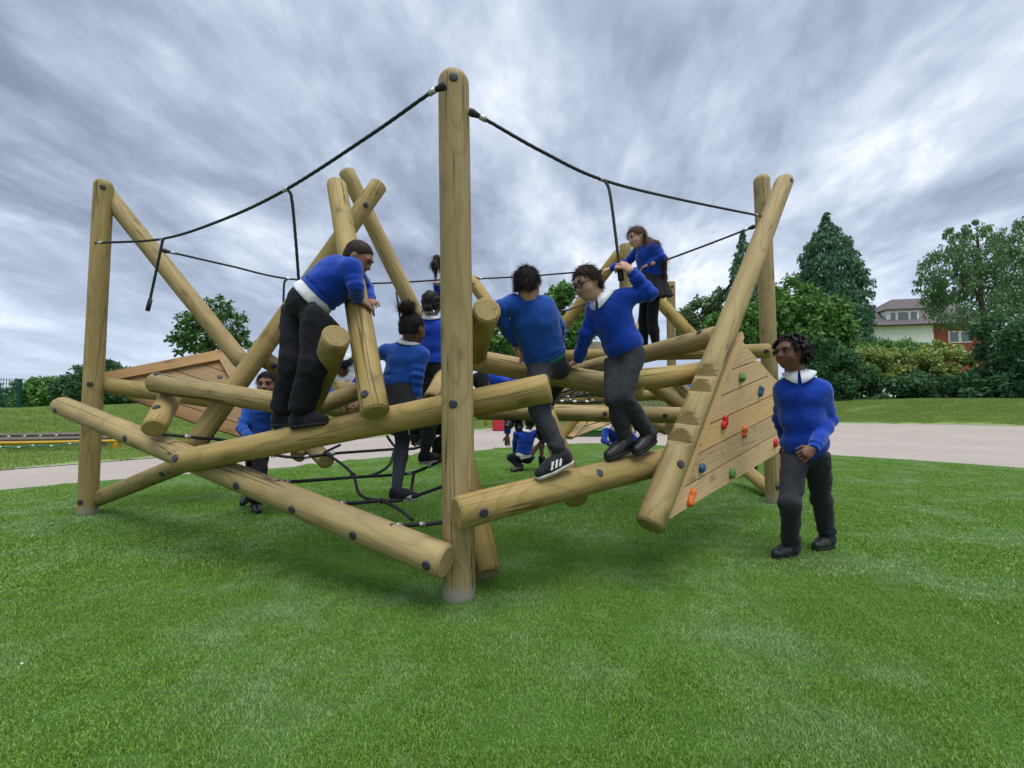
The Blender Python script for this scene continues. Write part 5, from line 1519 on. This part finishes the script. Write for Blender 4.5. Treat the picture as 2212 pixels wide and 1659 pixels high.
if False:
    for k, (r_, J_) in PEOPLE.items():
        L = lambda a, b: round((J_[a] - J_[b]).length, 2)
        print("PERSON", k, "torso", L('pelvis', 'neck'), "neckhead", L('neck', 'head'), "shoulders", L('sA', 'sB'), "ua", L('sA', 'eA'), L('sB', 'eB'), "fa", L('eA', 'wA'), L('eB', 'wB'), "th", L('hA', 'kA'), L('hB', 'kB'), "sh", L('kA', 'nA'), L('kB', 'nB'), "foot", L('nA', 'fA'), L('nB', 'fB'), "anklez", round(J_['nA'].z, 2), round(J_['nB'].z, 2))
# ------------------------------------------------------------------ vegetation
def leaf_mat(name, cols, trans=0.22, nscale=0.6):
    t = NT(name); a = t.attr("leaf").outputs["Fac"]; p = t.pos()
    c = t.ramp(a, [(0.0, cols[0]), (0.55, cols[1]), (1.0, cols[2])])
    n = t.noise(p, nscale, 3)
    c = t.mix(t.math('MULTIPLY', t.ramp(n, [(0.35, 0.0), (0.65, 1.0)]), 0.45), c, cols[1] if len(cols) < 4 else cols[3])
    t.set("Base Color", c); t.set("Roughness", 0.55); t.set("Specular IOR Level", 0.3)
    tr = t.N.new("ShaderNodeBsdfTranslucent"); t.L.new(c, tr.inputs[0])
    mx = t.N.new("ShaderNodeMixShader"); mx.inputs[0].default_value = trans
    t.L.new(t.b.outputs[0], mx.inputs[1]); t.L.new(tr.outputs[0], mx.inputs[2]); t.L.new(mx.outputs[0], t.out.inputs[0])
    return t.m
M_MAPLE = leaf_mat("maple_leaf", [(0.051, 0.119, 0.031), (0.085, 0.178, 0.044), (0.145, 0.255, 0.076)])
M_BROAD = leaf_mat("broad_leaf", [(0.060, 0.166, 0.043), (0.128, 0.288, 0.064), (0.255, 0.456, 0.116)])
M_DARK = leaf_mat("dark_leaf", [(0.036, 0.115, 0.046), (0.069, 0.173, 0.069), (0.138, 0.265, 0.103)])
M_CYP = leaf_mat("cypress_spray", [(0.045, 0.129, 0.069), (0.081, 0.189, 0.098), (0.144, 0.274, 0.144)])
M_BIRCH = leaf_mat("birch_leaf", [(0.075, 0.160, 0.068), (0.139, 0.245, 0.106), (0.245, 0.351, 0.170)])
M_PALE = leaf_mat("pale_leaf", [(0.102, 0.178, 0.076), (0.162, 0.255, 0.111), (0.255, 0.340, 0.162)])
M_VARI = leaf_mat("variegated_leaf", [(0.095, 0.203, 0.054), (0.319, 0.425, 0.106), (0.892, 0.892, 0.340)], nscale=0.9)
M_BARK = flat_mat("bark", (0.10, 0.075, 0.055), 0.9, nscale=18, noise_amt=0.4, bump=0.8)
M_TWIG = flat_mat("dry_twig", (0.22, 0.17, 0.12), 0.9, nscale=18, noise_amt=0.3)

def leaves_from_points(C, N, size, rng, aspect=0.55, droop=0.0, jitter=0.8, long=1.0):
    n = len(C)
    nr = N * (1 - jitter) + rng.normal(0, 1, (n, 3)) * jitter; nr /= np.linalg.norm(nr, axis=1)[:, None] + 1e-9
    d = rng.normal(0, 1, (n, 3)); d[:, 2] -= droop; d -= nr * (d * nr).sum(1)[:, None]
    if droop > 1: d = rng.normal(0, .35, (n, 3)); d[:, 2] -= 1
    d /= np.linalg.norm(d, axis=1)[:, None] + 1e-9
    s = np.cross(nr, d); s /= np.linalg.norm(s, axis=1)[:, None] + 1e-9
    L = (size * (0.6 + 0.8 * rng.random(n)))[:, None]; W = L * aspect / long * .5
    bend = nr * L * 0.12
    V = np.stack([C, C + d * L * .5 + s * W - bend, C + d * L, C + d * L * .5 - s * W - bend], 1)
    F = (np.arange(n) * 4)[:, None] + np.array([0, 1, 2, 3])
    return V.reshape(-1, 3), F, np.repeat(np.clip(rng.normal(.45, .25, n), 0, 1), 4)
def blob_points(blobs, n, rng, shell=0.55, lump=0.28, clusters=26):
    """points through a set of ellipsoids, gathered in uneven clumps"""
    vol = np.array([b[1][0] * b[1][1] * b[1][2] for b in blobs]) ** .72; vol /= vol.sum()
    C, N = [], []
    for (c, r), k in zip(blobs, rng.multinomial(n, vol)):
        r = np.array(r); nc = max(6, int(clusters * (k / n) * len(blobs)))
        cd = rng.normal(0, 1, (nc, 3)); cd /= np.linalg.norm(cd, axis=1)[:, None]
        cc = cd * (0.50 + 0.50 * rng.random(nc) ** .5)[:, None]; cs = lump * (0.6 + .8 * rng.random(nc))
        w = cs ** 2; idx = rng.choice(nc, k, p=w / w.sum())
        q = rng.normal(0, 1, (k, 3)); q /= np.linalg.norm(q, axis=1)[:, None]
        off = q * (rng.random(k) ** (1 / 2.2))[:, None] * cs[idx][:, None]
        p = cc[idx] + off
        C.append(np.array(tuple(c)) + p * r); nn = p * .5 + q * .5 + np.array([0, 0, .25]); N.append(nn / (np.linalg.norm(nn, axis=1)[:, None] + 1e-9))
    return np.concatenate(C), np.concatenate(N)
def crown_part(root, name, V, F, A, mat):
    me = make_mesh(name, V - np.array(WORLD_AT[root.name]), F)
    at = me.attributes.new("leaf", 'FLOAT', 'POINT'); at.data.foreach_set("value", A.astype(np.float32))
    o = link(name, me, mat); o.parent = root; return o
def limb_part(root, name, pts, rads, seg=7, mat=None):
    V, F = tube_vf(pts, rads, seg); V = [v - WORLD_AT[root.name] for v in V]
    o = link(name, make_mesh(name, V, F, True), mat or M_BARK); o.parent = root; return o
def zg(x, y): return float(ground_h(np.array([x]), np.array([y]))[0])
def tree(label, name, cat, d, blobs_px, n, leaf, mat, seed, trunk_px=None, trunk_r=0.16, droop=0.0, group=None, shell=.55, lump=.28, aspect=.6, depth=0.8, clusters=26, limbs=5, twig=False, jitter=.8, long=1.0):
    rng = np.random.default_rng(seed); blobs = []
    for x, y, rx, ry in blobs_px:
        c = P(x, y, d); blobs.append((c, (rx * d / FPX, max(rx, ry) * d / FPX * depth, ry * d / FPX)))
    cx = np.mean([b[0].x for b in blobs]); cy = np.mean([b[0].y for b in blobs])
    if trunk_px: t = P(trunk_px, 875, d); cx = t.x
    base = Vector((cx, cy, zg(cx, cy) - 0.05))
    root = empty(name, base, label, cat, group)
    C, N = blob_points(blobs, n, rng, shell, lump, clusters)
    keep = C[:, 2] > ground_h(C[:, 0], C[:, 1]) + 0.02; C, N = C[keep], N[keep]
    V, F, A = leaves_from_points(C, N, leaf, rng, aspect, droop, jitter, long)
    crown_part(root, "crown" if cat == "tree" else "foliage", V, F, A, mat)
    top = max(blobs, key=lambda b: b[0].z)[0]
    ctr = Vector(np.mean([tuple(b[0]) for b in blobs], 0))
    pts = [base, base.lerp(ctr, .5) + Vector((rng.normal(0, .1), rng.normal(0, .1), 0)), ctr, ctr.lerp(top, .8)]
    limb_part(root, "trunk" if cat == "tree" else "stem", catmull(pts, 4), list(np.linspace(trunk_r, trunk_r * .3, 13)))
    for b in blobs[:limbs]:
        a = base.lerp(ctr, .55 + .4 * rng.random()); m = a.lerp(b[0], .5) + Vector((0, 0, -.1))
        limb_part(root, "limb", catmull([a, m, b[0]], 4), list(np.linspace(trunk_r * .45, trunk_r * .12, 9)), 6)
    if twig:
        for k in range(14):
            b = blobs[k % len(blobs)]; q = Vector(rng.normal(0, 1, 3)).normalized(); q.y = -abs(q.y); q.z = abs(q.z) * .6
            p1 = b[0] + Vector((q.x * b[1][0], q.y * b[1][1], q.z * b[1][2])) * .95; p2 = p1 + Vector((q.x * .5, -.2, .15 + .3 * rng.random()))
            limb_part(root, "twig", catmull([b[0].lerp(p1, .6), p1, p2 - Vector((0, 0, .25 * rng.random()))], 4), .012, 4, M_TWIG)
    return root
def conifer(label, d, tip, base_y, half_w, n, mat, seed, group=None, leaf=0.30):
    """drooping-sprayed cypress: tiers of hanging sprays round a trunk"""
    rng = np.random.default_rng(seed)
    t = P(tip[0], tip[1], d); b = P(tip[0], base_y, d); gx, gy = t.x, t.y
    H = t.z - b.z; Rm = half_w * d / FPX
    base = Vector((gx, gy, zg(gx, gy) - .05)); root = empty("cypress_tree", base, label, "tree", group)
    nb = 330; C, N = [], []
    for i in range(nb):
        u = (i + rng.random()) / nb; z = t.z - H * u ** .9
        a = rng.random() * 2 * math.pi
        prof = np.interp(u, [0, .06, .12, .18, .34, .6, .9, 1], [.03, .12, .30, .48, .70, .80, .93, .95]) * Rm * (0.80 + .34 * rng.random() ** 2 + .07 * math.sin(3 * a + 9 * u)) ; k = max(10, int(n / nb * (0.4 + 1.1 * u)))
        rr = prof * np.sqrt(0.25 + 0.75 * rng.random(k)); aa = a + rng.normal(0, .16, k) * (1 + .2 / (u + .1))
        zz = z - (rr / Rm) ** 1.6 * 0.16 * H * .5 + 0.05 * H * (rr / max(prof, .1)) * .5 - rng.random(k) ** 2 * .55
        x = gx + np.cos(aa) * rr; y = gy + np.sin(aa) * rr
        C.append(np.stack([x, y, zz], 1)); N.append(np.stack([np.cos(aa), np.sin(aa), np.full(k, .3)], 1))
    C, N = np.concatenate(C), np.concatenate(N)
    V, F, A = leaves_from_points(C, N, leaf, rng, .45, 2.0, .5)
    crown_part(root, "crown", V, F, A, mat)
    limb_part(root, "trunk", [base, Vector((gx, gy, t.z - .3))], [.28, .04], 8)
    return root

TG = "trees beyond the playground"
tree("airy young maple on the grass bank behind the left diagonal log", "maple_tree", "tree", 24, [(455, 715, 62, 52), (418, 738, 45, 30), (496, 708, 38, 42), (470, 668, 30, 28), (512, 748, 30, 24), (388, 735, 20, 12), (438, 690, 30, 30)], 3400, .24, M_MAPLE, 1, 458, .14, lump=.17, clusters=60, group=TG)
tree("wispy silver-green willow bush behind the left post", "willow_bush", "bush", 21, [(220, 838, 52, 44), (262, 850, 45, 36), (165, 845, 45, 36), (215, 800, 40, 22), (262, 808, 32, 18), (305, 868, 34, 22)], 15000, .20, M_DARK, 2, None, .08, lump=.24, clusters=40, long=1.5)
tree("dark green rounded bush at the far left beside the green mesh fence", "round_bush", "bush", 22, [(105, 850, 48, 32), (70, 862, 36, 26), (135, 868, 40, 26), (90, 832, 24, 14)], 9000, .20, M_BROAD, 3, None, .08)
# tall pale shoots over the willow bush
def shoots():
    rng = np.random.default_rng(77); root = empty("willow_shoots", P(225, 800, 21), "tall pale upright willow shoots sticking up behind the left post", "plant")
    C, N = [], []
    for x in list(range(185, 215, 7)) + list(range(212, 335, 9)):
        y0 = 822 + rng.random() * 8; y1 = 790 + abs(x - 245) * .22 + rng.random() * 8
        a, b = P(x, y0, 21), P(x + rng.normal(0, 2), y1, 21); limb_part(root, "shoot", [a, b], [.012, .004], 4)
        for k in range(70):
            t = rng.random(); p = a.lerp(b, t); C.append(p + Vector(rng.normal(0, .07, 3))); N.append((0, -1, .3))
    V, F, A = leaves_from_points(np.array([tuple(c) for c in C]), np.array(N, float), .14, rng, .4)
    crown_part(root, "foliage", V, F, A, M_PALE)
shoots()
tree("dense dark broadleaf tree behind the boy with glasses", "broadleaf_tree", "tree", 27, [(1215, 668, 44, 46), (1188, 722, 40, 46), (1245, 722, 46, 52), (1210, 640, 30, 22), (1165, 745, 30, 30)], 11000, .28, M_BROAD, 4, 1215, .22, group=TG)
tree("mid green tree between the front post and the middle boy", "broadleaf_tree", "tree", 30, [(1075, 738, 48, 38), (1040, 760, 40, 30), (1115, 752, 36, 32), (985, 775, 46, 30)], 8000, .30, M_BROAD, 5, 1078, .2, group=TG)
tree("pale green distant tree left of the notched log", "broadleaf_tree", "tree", 40, [(1515, 682, 46, 34), (1562, 668, 42, 40), (1490, 705, 40, 28), (1590, 700, 50, 40)], 9000, .36, M_PALE, 6, 1530, .25, group=TG)
conifer("slim dark cypress behind the top of the notched log", 38, (1604, 496), 720, 42, 7000, M_CYP, 7, TG, .36)
conifer("tall broad dark cypress right of the right post", 34, (1784, 462), 768, 92, 44000, M_CYP, 8, TG, .28)
tree("dense bright green broadleaf tree just right of the right post", "broadleaf_tree", "tree", 29, [(1655, 690, 52, 62), (1702, 655, 50, 50), (1755, 690, 58, 62), (1798, 715, 42, 40), (1600, 712, 50, 52), (1700, 720, 70, 50), (1556, 722, 40, 40)], 22000, .30, M_BROAD, 9, 1700, .25, group=TG, clusters=34)
tree("tall weeping birch above the house at the right edge", "birch_tree", "tree", 31, [(2100, 545, 62, 60), (2048, 592, 50, 60), (2165, 600, 62, 84), (2205, 525, 34, 50), (2008, 612, 34, 36), (2105, 660, 84, 52), (2235, 620, 54, 84), (2060, 520, 26, 32), (2110, 488, 26, 22)], 21000, .22, M_BIRCH, 10, 2120, .22, droop=1.4, group=TG, lump=.20, clusters=75, limbs=9, long=1.3)
tree("large feathery dark green shrub at the right edge below the birch", "feathery_shrub", "shrub", 21, [(2185, 722, 66, 58), (2150, 800, 62, 64), (2235, 790, 80, 84), (2120, 840, 36, 36), (2190, 850, 70, 34), (2260, 855, 60, 34)], 22000, .22, M_DARK, 11, None, .1, droop=.6, long=1.4)
tree("dark evergreen shrub in the hedge right of the boy", "hedge_shrub", "shrub", 24.6, [(1800, 815, 52, 58), (1845, 835, 50, 42), (1775, 780, 34, 50)], 12000, .17, M_DARK, 12, None, .07, twig=True)
tree("yellow-green variegated shrub in the middle of the hedge", "hedge_shrub", "shrub", 25, [(1905, 800, 52, 40), (1865, 795, 42, 42), (1940, 790, 36, 36), (1895, 770, 40, 20)], 13000, .16, M_VARI, 13, None, .07, twig=True)
tree("variegated shrub with a cream crest below the house", "hedge_shrub", "shrub", 24.6, [(2030, 785, 52, 40), (1985, 800, 46, 40), (2070, 790, 36, 34), (2035, 755, 36, 16)], 13000, .16, M_VARI, 14, None, .07, twig=True)
tree("dark low evergreen shrub along the foot of the hedge", "hedge_shrub", "shrub", 24.2, [(1950, 842, 70, 36), (1890, 846, 55, 34), (2030, 846, 70, 36), (2090, 850, 44, 34)], 15000, .17, M_DARK, 15, None, .07)
tree("tall feathery grass-like shrub against the white house wall", "hedge_shrub", "shrub", 26.5, [(1950, 757, 44, 22), (1905, 758, 40, 20), (1992, 764, 36, 16), (1845, 764, 40, 24)], 9000, .19, M_BROAD, 16, None, .06, long=1.8)
def far_wood(name, label, d, x0, x1, ytop, seed, n, leaf, mat, amp=8):
    rng = np.random.default_rng(seed); blobs = []
    for x in range(x0, x1, 34):
        y = ytop + amp * math.sin(x * .031 + seed) + rng.normal(0, 3); h = (878 - y) / 2 + 4
        c = P(x, y + h, d + rng.normal(0, 1.0)); blobs.append((c, (26 * d / FPX, 2.2, h * d / FPX)))
    C, N = blob_points(blobs, n, rng, .5, .3, 18)
    V, F, A = leaves_from_points(C, N, leaf, rng, .7)
    me = make_mesh(name, V, F); at = me.attributes.new("leaf", 'FLOAT', 'POINT'); at.data.foreach_set("value", A.astype(np.float32))
    o = link(name, me, mat); tag(o, label, "woodland", kind="stuff"); return o
far_wood("far_hedgerow", "long dark hedgerow far behind the climbing frame", 40, 880, 1760, 828, 21, 20000, .42, M_DARK)
far_wood("far_wood", "distant blue-green wood on the left horizon", 120, -260, 560, 838, 22, 9000, 1.2, M_DARK, 9)
far_wood("far_wood", "distant wood on the right horizon behind the hedge", 70, 1700, 2700, 842, 23, 16000, 1.2, M_DARK, 9)

# ------------------------------------------------------------------ house at the right
M_BRICK = flat_mat("red_brick", (0.25, 0.068, 0.042), 0.9, nscale=6, noise_amt=.3, bump=.3)
M_RENDER = flat_mat("white_render", (0.80, 0.80, 0.80), 0.85, nscale=1.5, noise_amt=.08)
M_SLATE = flat_mat("roof_slate", (0.105, 0.09, 0.095), 0.7, nscale=5, noise_amt=.35)
M_UPVC = flat_mat("white_window_frame", (0.78, 0.78, 0.78), 0.4)
M_GUTTER = flat_mat("dark_gutter", (0.035, 0.025, 0.025), 0.5)
def house():
    d = 42.0
    A0, B0 = P(1858, 760, d + 1.0), P(2125, 760, d - 1.0)
    gx = Vector((B0.x - A0.x, B0.y - A0.y, 0)); W = gx.length; ex = gx.normalized(); ey = Vector((-ex.y, ex.x, 0)); ez = Vector((0, 0, 1))
    if ey.y < 0: ey = -ey
    gz = zg(A0.x, A0.y) - .1
    root = empty("house", Vector((A0.x, A0.y, gz)), "white and red brick house with slate roof and dormer behind the hedge", "house")
    ze = P(1930, 701, d).z
    def sx(x): return (P(x, 700, d).x - P(1858, 700, d).x) / ex.x
    O = Vector((A0.x, A0.y, 0))
    def bx(name, x0, x1, y0, y1, z0, z1, mat, parent=root, bev=0):
        c = O + ex * (x0 + x1) / 2 + ey * (y0 + y1) / 2 + ez * (z0 + z1) / 2
        v, f = box_vf((0, 0, 0), (1, 0, 0), (0, 1, 0), (0, 0, 1), x1 - x0, y1 - y0, z1 - z0, bev)
        o = link(name, make_mesh(name, v, f), mat); rot = Matrix((ex, ey, ez)).transposed().to_4x4()
        place(o, Matrix.Translation(c) @ rot, parent); return o
    xm = sx(1996)
    bx("wall", 0, xm, 0, 8, gz, ze, M_RENDER); rw = bx("brick_wall", xm + .02, W, 0, 8, gz, ze + .1, M_BRICK)
    # roof: two slopes with a ridge
    zr = P(1990, 646, d + 4).z; ov = .35
    def quad(name, pts, mat, th=.12):
        n = (pts[1] - pts[0]).cross(pts[2] - pts[0]).normalized()
        if n.z < 0: n = -n
        v = pts + [p - n * th for p in pts]; k = len(pts)
        return add_part(name, v, [tuple(range(k)), tuple(range(2 * k - 1, k - 1, -1))] + [(i, (i + 1) % k, (i + 1) % k + k, i + k) for i in range(k)], mat, root)
    W3 = lambda x, y, z: O + ex * x + ey * y + ez * z
    quad("roof", [W3(-.3, -ov, ze), W3(W + .3, -ov, ze + .1), W3(W + .3, 4, zr), W3(sx(1975), 4, zr)], M_SLATE)
    quad("roof_back", [W3(-.3, 8 + ov, ze), W3(W + .3, 8 + ov, ze), W3(W + .3, 4.02, zr), W3(sx(1975), 4.02, zr)], M_SLATE)
    quad("roof_hip", [W3(-.32, -ov, ze + .01), W3(-.32, 8 + ov, ze + .01), W3(sx(1975), 4.01, zr + .01)], M_SLATE)
    bx("gutter", -.3, W + .3, -ov - .12, -ov, ze - .12, ze + .02, M_GUTTER)
    # dormer
    x0, x1 = sx(1918), sx(1978); zb, zt = P(1945, 699, d + .3).z, P(1945, 667, d + .3).z
    dm = bx("dormer", x0, x1, .5, 3.6, zb, zt, M_RENDER); bx("dormer_roof", x0 - .15, x1 + .15, .3, 3.7, zt + .002, zt + .14, M_SLATE, dm)
    for xa, xb in ((1922, 1935), (1936, 1959), (1960, 1975)):
        a, b = sx(xa), sx(xb); z0, z1 = zb + .28, zt - .15
        fr = bx("window", a, b, .42, .498, z0, z1, M_UPVC, dm); 
        q = bx("pane", a + .09, b - .09, .395, .417, z0 + .09, z1 - .09, M_PANE, dm)
    # chimney
    c0, c1 = sx(1894), sx(1917); ch = bx("chimney", c0, c1, 2.6, 3.6, ze, P(1905, 673, d + 3).z, M_BRICK)
    zt2 = P(1905, 673, d + 3).z
    bx("chimney_cap", c0 - .06, c1 + .06, 2.54, 3.66, zt2 + .002, zt2 + .12, M_BRICK, ch)
    for fx in (.3, .7):
        cx = c0 + (c1 - c0) * fx; v, f = tube_vf([W3(cx, 3.1, zt2 + .12), W3(cx, 3.1, zt2 + .55)], [.17, .14], 10); add_part("chimney_pot", v, f, M_BRICK, ch, True)
    # window in the brick wall
    a, b = sx(2022), sx(2062); z0, z1 = P(2040, 742, d).z, P(2040, 717, d).z
    for p, q in ((a, (a + b) / 2 - .02), ((a + b) / 2 + .02, b)):
        bx("window", p, q, -.04, .04, z0, z1, M_UPVC, root); bx("pane", p + .1, q - .1, -.065, -.042, z0 + .1, z1 - .1, M_PANE, root)
house()

# ------------------------------------------------------------------ far playground things
def gazebo():
    d = 21; apex = P(1289, 737, d); cx, cy = apex.x, apex.y; gz = zg(cx, cy)
    root = empty("gazebo", (cx, cy, gz), "timber gazebo with slatted pyramid roof behind the boys", "gazebo")
    ze = P(1226, 768, d).z; Rr = 1.62; n = 6; rows = 9
    for k in range(n):
        a0, a1 = 2 * math.pi * (k + .25) / n, 2 * math.pi * (k + 1.25) / n
        for r in range(rows):
            t0, t1 = r / rows, (r + 1.12) / rows
            def pt(a, t, lift): 
                rr = Rr * (1 - t); return Vector((cx + math.cos(a) * rr, cy + math.sin(a) * rr, ze + (apex.z - ze) * t + lift))
            t1 = min(t1, .995)
            q = [pt(a0, t0, .035), pt(a1, t0, .035), pt(a1, t1, 0), pt(a0, t1, 0)]
            v = q + [p - Vector((0, 0, .03)) for p in q]
            add_part("roof_slat", v, [(0, 1, 2, 3), (7, 6, 5, 4), (0, 4, 5, 1), (1, 5, 6, 2), (2, 6, 7, 3), (3, 7, 4, 0)], M_FENCEW, root)
        a = a0; v, f = tube_vf([Vector((cx + math.cos(a) * 1.4, cy + math.sin(a) * 1.4, gz)), Vector((cx + math.cos(a) * 1.4, cy + math.sin(a) * 1.4, ze))], .055, 8)
        add_part("post", v, f, M_FENCEW, root)
gazebo()
def picket_fence():
    d = 12.7; a, b = P(1345, 941, d), P(1700, 941, d + 1.5); gz = lambda p: zg(p.x, p.y)
    root = empty("picket_fence", (a.x, a.y, gz(a)), "low grey picket fence beyond the turf behind the frame", "fence")
    e = Vector((b.x - a.x, b.y - a.y, 0)); L = e.length; e.normalize(); n = Vector((-e.y, e.x, 0)); k = int(L / .165); me = None
    for i in range(k):
        p = a + e * (i + .5) * L / k; g = gz(p)
        if me is None:
            v, f = box_vf((0, 0, 0), (1, 0, 0), (0, 1, 0), (0, 0, 1), .085, .022, 1.02, .006); me = make_mesh("picket", v, f); me.materials.append(M_FENCEW)
        o = link("picket", me); place(o, Matrix.Translation((p.x, p.y, g + .57)) @ Matrix((e, n, Vector((0, 0, 1)))).transposed().to_4x4(), root)
    for z in (.28, .85):
        q = [a + e * (L * t) for t in (0, 1)]; c = (q[0] + q[1]) / 2; c.z = gz(c) + z
        v, f = box_vf(c + n * .032, e, n, (0, 0, 1), L, .04, .09); add_part("rail", v, f, M_FENCEW, root)
    for i in range(0, 4):
        p = a + e * (L * i / 3); v, f = box_vf((p.x, p.y + .09, gz(p) + .6), e, n, (0, 0, 1), .1, .1, 1.2); add_part("post", v, f, M_FENCEW, root)
picket_fence()
def stage():
    d = 12.2; a, b = P(1205, 944, d), P(1322, 944, d + .2); h = .17
    c = (a + b) / 2; g = zg(c.x, c.y); root = empty("raised_turf_platform", (c.x, c.y, g), "low raised platform covered in green turf behind the leg logs", "platform")
    W = b.x - a.x; D = 2.6
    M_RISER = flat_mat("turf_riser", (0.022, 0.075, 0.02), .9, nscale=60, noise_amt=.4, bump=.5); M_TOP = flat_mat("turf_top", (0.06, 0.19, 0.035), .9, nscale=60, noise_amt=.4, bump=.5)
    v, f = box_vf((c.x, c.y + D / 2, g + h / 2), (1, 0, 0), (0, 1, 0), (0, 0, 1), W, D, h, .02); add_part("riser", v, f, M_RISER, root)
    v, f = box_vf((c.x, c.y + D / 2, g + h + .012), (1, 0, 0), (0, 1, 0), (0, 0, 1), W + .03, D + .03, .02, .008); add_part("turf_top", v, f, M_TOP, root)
stage()
def barrel():
    c = P(1078, 927, 15.2); g = zg(c.x, c.y); root = empty("plastic_barrel", (c.x, c.y, g), "red plastic barrel on the path behind the front log", "barrel")
    V, F = tube_vf([(c.x, c.y, g), (c.x, c.y, g + .03), (c.x, c.y, g + .72), (c.x, c.y, g + .76)], [.235, .245, .265, .255], 20); add_part("shell", V, F, M_REDBIN, root, True)
    V, F = tube_vf([(c.x, c.y, g + .70), (c.x, c.y, g + .745)], [.285, .285], 20); add_part("rim", V, F, M_REDBIN, root, True)
barrel()
def yellow_post(x, y, d, h, label, rope_to=None):
    c = P(x, y, d); g = zg(c.x, c.y); root = empty("yellow_post", (c.x, c.y, g), label, "post", "yellow posts on the far grass")
    V, F = tube_vf([(c.x, c.y, g - .05), (c.x, c.y, g + h - .03), (c.x, c.y, g + h)], [.065, .065, .045], 10); add_part("post", V, F, M_YELLOW, root, True)
    if rope_to:
        p0 = Vector((c.x, c.y - .06, g + h * .8)); p1 = p0 + Vector((rope_to, .2, .02)); V, F = tube_vf(catmull([p0, (p0 + p1) / 2 - Vector((0, 0, .22)), p1], 6), .014, 5); add_part("rope", V, F, M_ROPE, root, True)
yellow_post(1049.5, 920, 17.5, .62, "yellow post with a slack rope left of the red barrel", -1.2)
yellow_post(771, 885, 15.5, .55, "yellow post behind the foot of the leaning log")
def beam_trail():
    a, b = P(-130, 943, 7.8), P(254, 936, 9.1); g = zg(b.x, b.y)
    root = empty("balance_trail", (b.x, b.y, g), "low weathered balance trail with yellow beam and green rope at left", "play equipment")
    def lg(p, q, dd, mat, nm):
        me = log_mesh((q - p).length, dd / 2, dd / 2, 5); o = link(nm, me, mat); place(o, Matrix.Translation(p) @ frame(q - p).to_4x4(), root); return o
    lg(a, b, .085, M_OLDLOG, "log"); lg(P(-130, 951.5, 7.5), P(254, 945, 8.7), .085, M_OLDLOG, "log"); lg(P(-130, 959.5, 7.35), P(262, 952.5, 8.5), .07, M_YELLOW, "beam")
    for x, dd, m in ((252, 8.5, M_YELLOW), (224, 8.75, M_OLDLOG), (-60, 7.5, M_YELLOW)):
        t = P(x, 954 if m is M_YELLOW else 950, dd); gg = zg(t.x, t.y)
        lg(Vector((t.x, t.y, gg - .05)), Vector((t.x, t.y, t.z)), .15 if m is M_YELLOW else .11, m, "post")
    pts = [P(-40, 972, 7.4), P(0, 966, 7.5), P(40, 967, 7.6), P(70, 963, 7.7), P(110, 964, 7.85), P(150, 959, 8.0), P(190, 958, 8.15), P(222, 953, 8.3)]
    V, F = tube_vf(catmull(pts, 6), .016, 6); r = add_part("rope", V, F, M_GROPE, root, True)
    for p in pts[1:-1]: 
        V, F = tube_vf([p - Vector((.03, 0, 0)), p + Vector((.03, 0, 0))], .02, 8); add_part("clamp", V, F, M_ALU, r, True)
    for i in range(7):
        p = P(-10 + 34 * i, 944 - 1.0 * i, 7.9 + .17 * i); V, F = tube_vf([p - Vector((.02, .05, 0)), p + Vector((.02, -.03, 0))], .018, 8); add_part("clamp", V, F, M_ALU, root, True)
    return root
beam_trail()
def mesh_fence():
    d = 20; a, b = P(-160, 900, d - 3), P(39, 900, d); root = empty("mesh_fence", (b.x, b.y, zg(b.x, b.y)), "green metal mesh sports fence at the far left edge", "fence")
    e = Vector((b.x - a.x, b.y - a.y, 0)); L = e.length; e.normalize(); H = P(39, 818, d).z - zg(b.x, b.y)
    for i in range(4):
        p = a + e * (L * i / 3); g = zg(p.x, p.y); v, f = box_vf((p.x, p.y, g + H / 2), e, (-e.y, e.x, 0), (0, 0, 1), .11, .11, H); add_part("post", v, f, M_GREENMETAL, root)
    parts = []; g0 = zg(a.x, a.y); g1 = zg(b.x, b.y)
    for i in range(int(L / .10)):
        p = a + e * (i * .10); g = g0 + (g1 - g0) * i * .10 / L; parts.append(box_vf((p.x, p.y, g + H / 2), e, (-e.y, e.x, 0), (0, 0, 1), .014, .014, H))
    for k in range(10):
        c = (a + b) / 2; c.z = (g0 + g1) / 2 + H * (k + .5) / 10; ee = Vector((b.x - a.x, b.y - a.y, g1 - g0)).normalized(); parts.append(box_vf(c, ee, (-e.y, e.x, 0), (0, 0, 1), L, .02, .02))
    v, f = join_vf(parts); m = add_part("wire_mesh", v, f, M_GREENMETAL, root); m["kind"] = "stuff"
    p = b - e * 1.1; g = zg(p.x, p.y); v, f = tube_vf([Vector((b.x - .9, b.y - .5, g1)), Vector((b.x - .05, b.y, g1 + H * .85))], .04, 6); add_part("brace", v, f, M_GREENMETAL, root)
mesh_fence()
# scraps of litter on the turf
M_SCRAP = flat_mat("white_scrap", (0.7, 0.7, 0.68), .8)
for x, y, lb in ((1081, 1289, "tiny white paper scrap on the turf just right of the front post"), (48, 1452, "tiny white paper scrap on the turf near the left edge"), (1945, 1211, "tiny white paper scrap on the turf right of the walking boy"), (1024, 1358, "pale twig scrap lying on the turf below the front post")):
    c = gpt(x, y) + Vector((0, 0, .026)); rr = random.Random(x); v = [c + Vector((rr.uniform(-.011, .011), rr.uniform(-.011, .011), rr.uniform(0, .008))) for _ in range(5)]
    bm = bmesh.new(); [bm.verts.new(q - c) for q in v]; bmesh.ops.convex_hull(bm, input=bm.verts); me = bpy.data.meshes.new("paper_scrap"); bm.to_mesh(me); bm.free()
    o = link("paper_scrap", me, M_SCRAP); o.location = c; tag(o, lb, "litter")
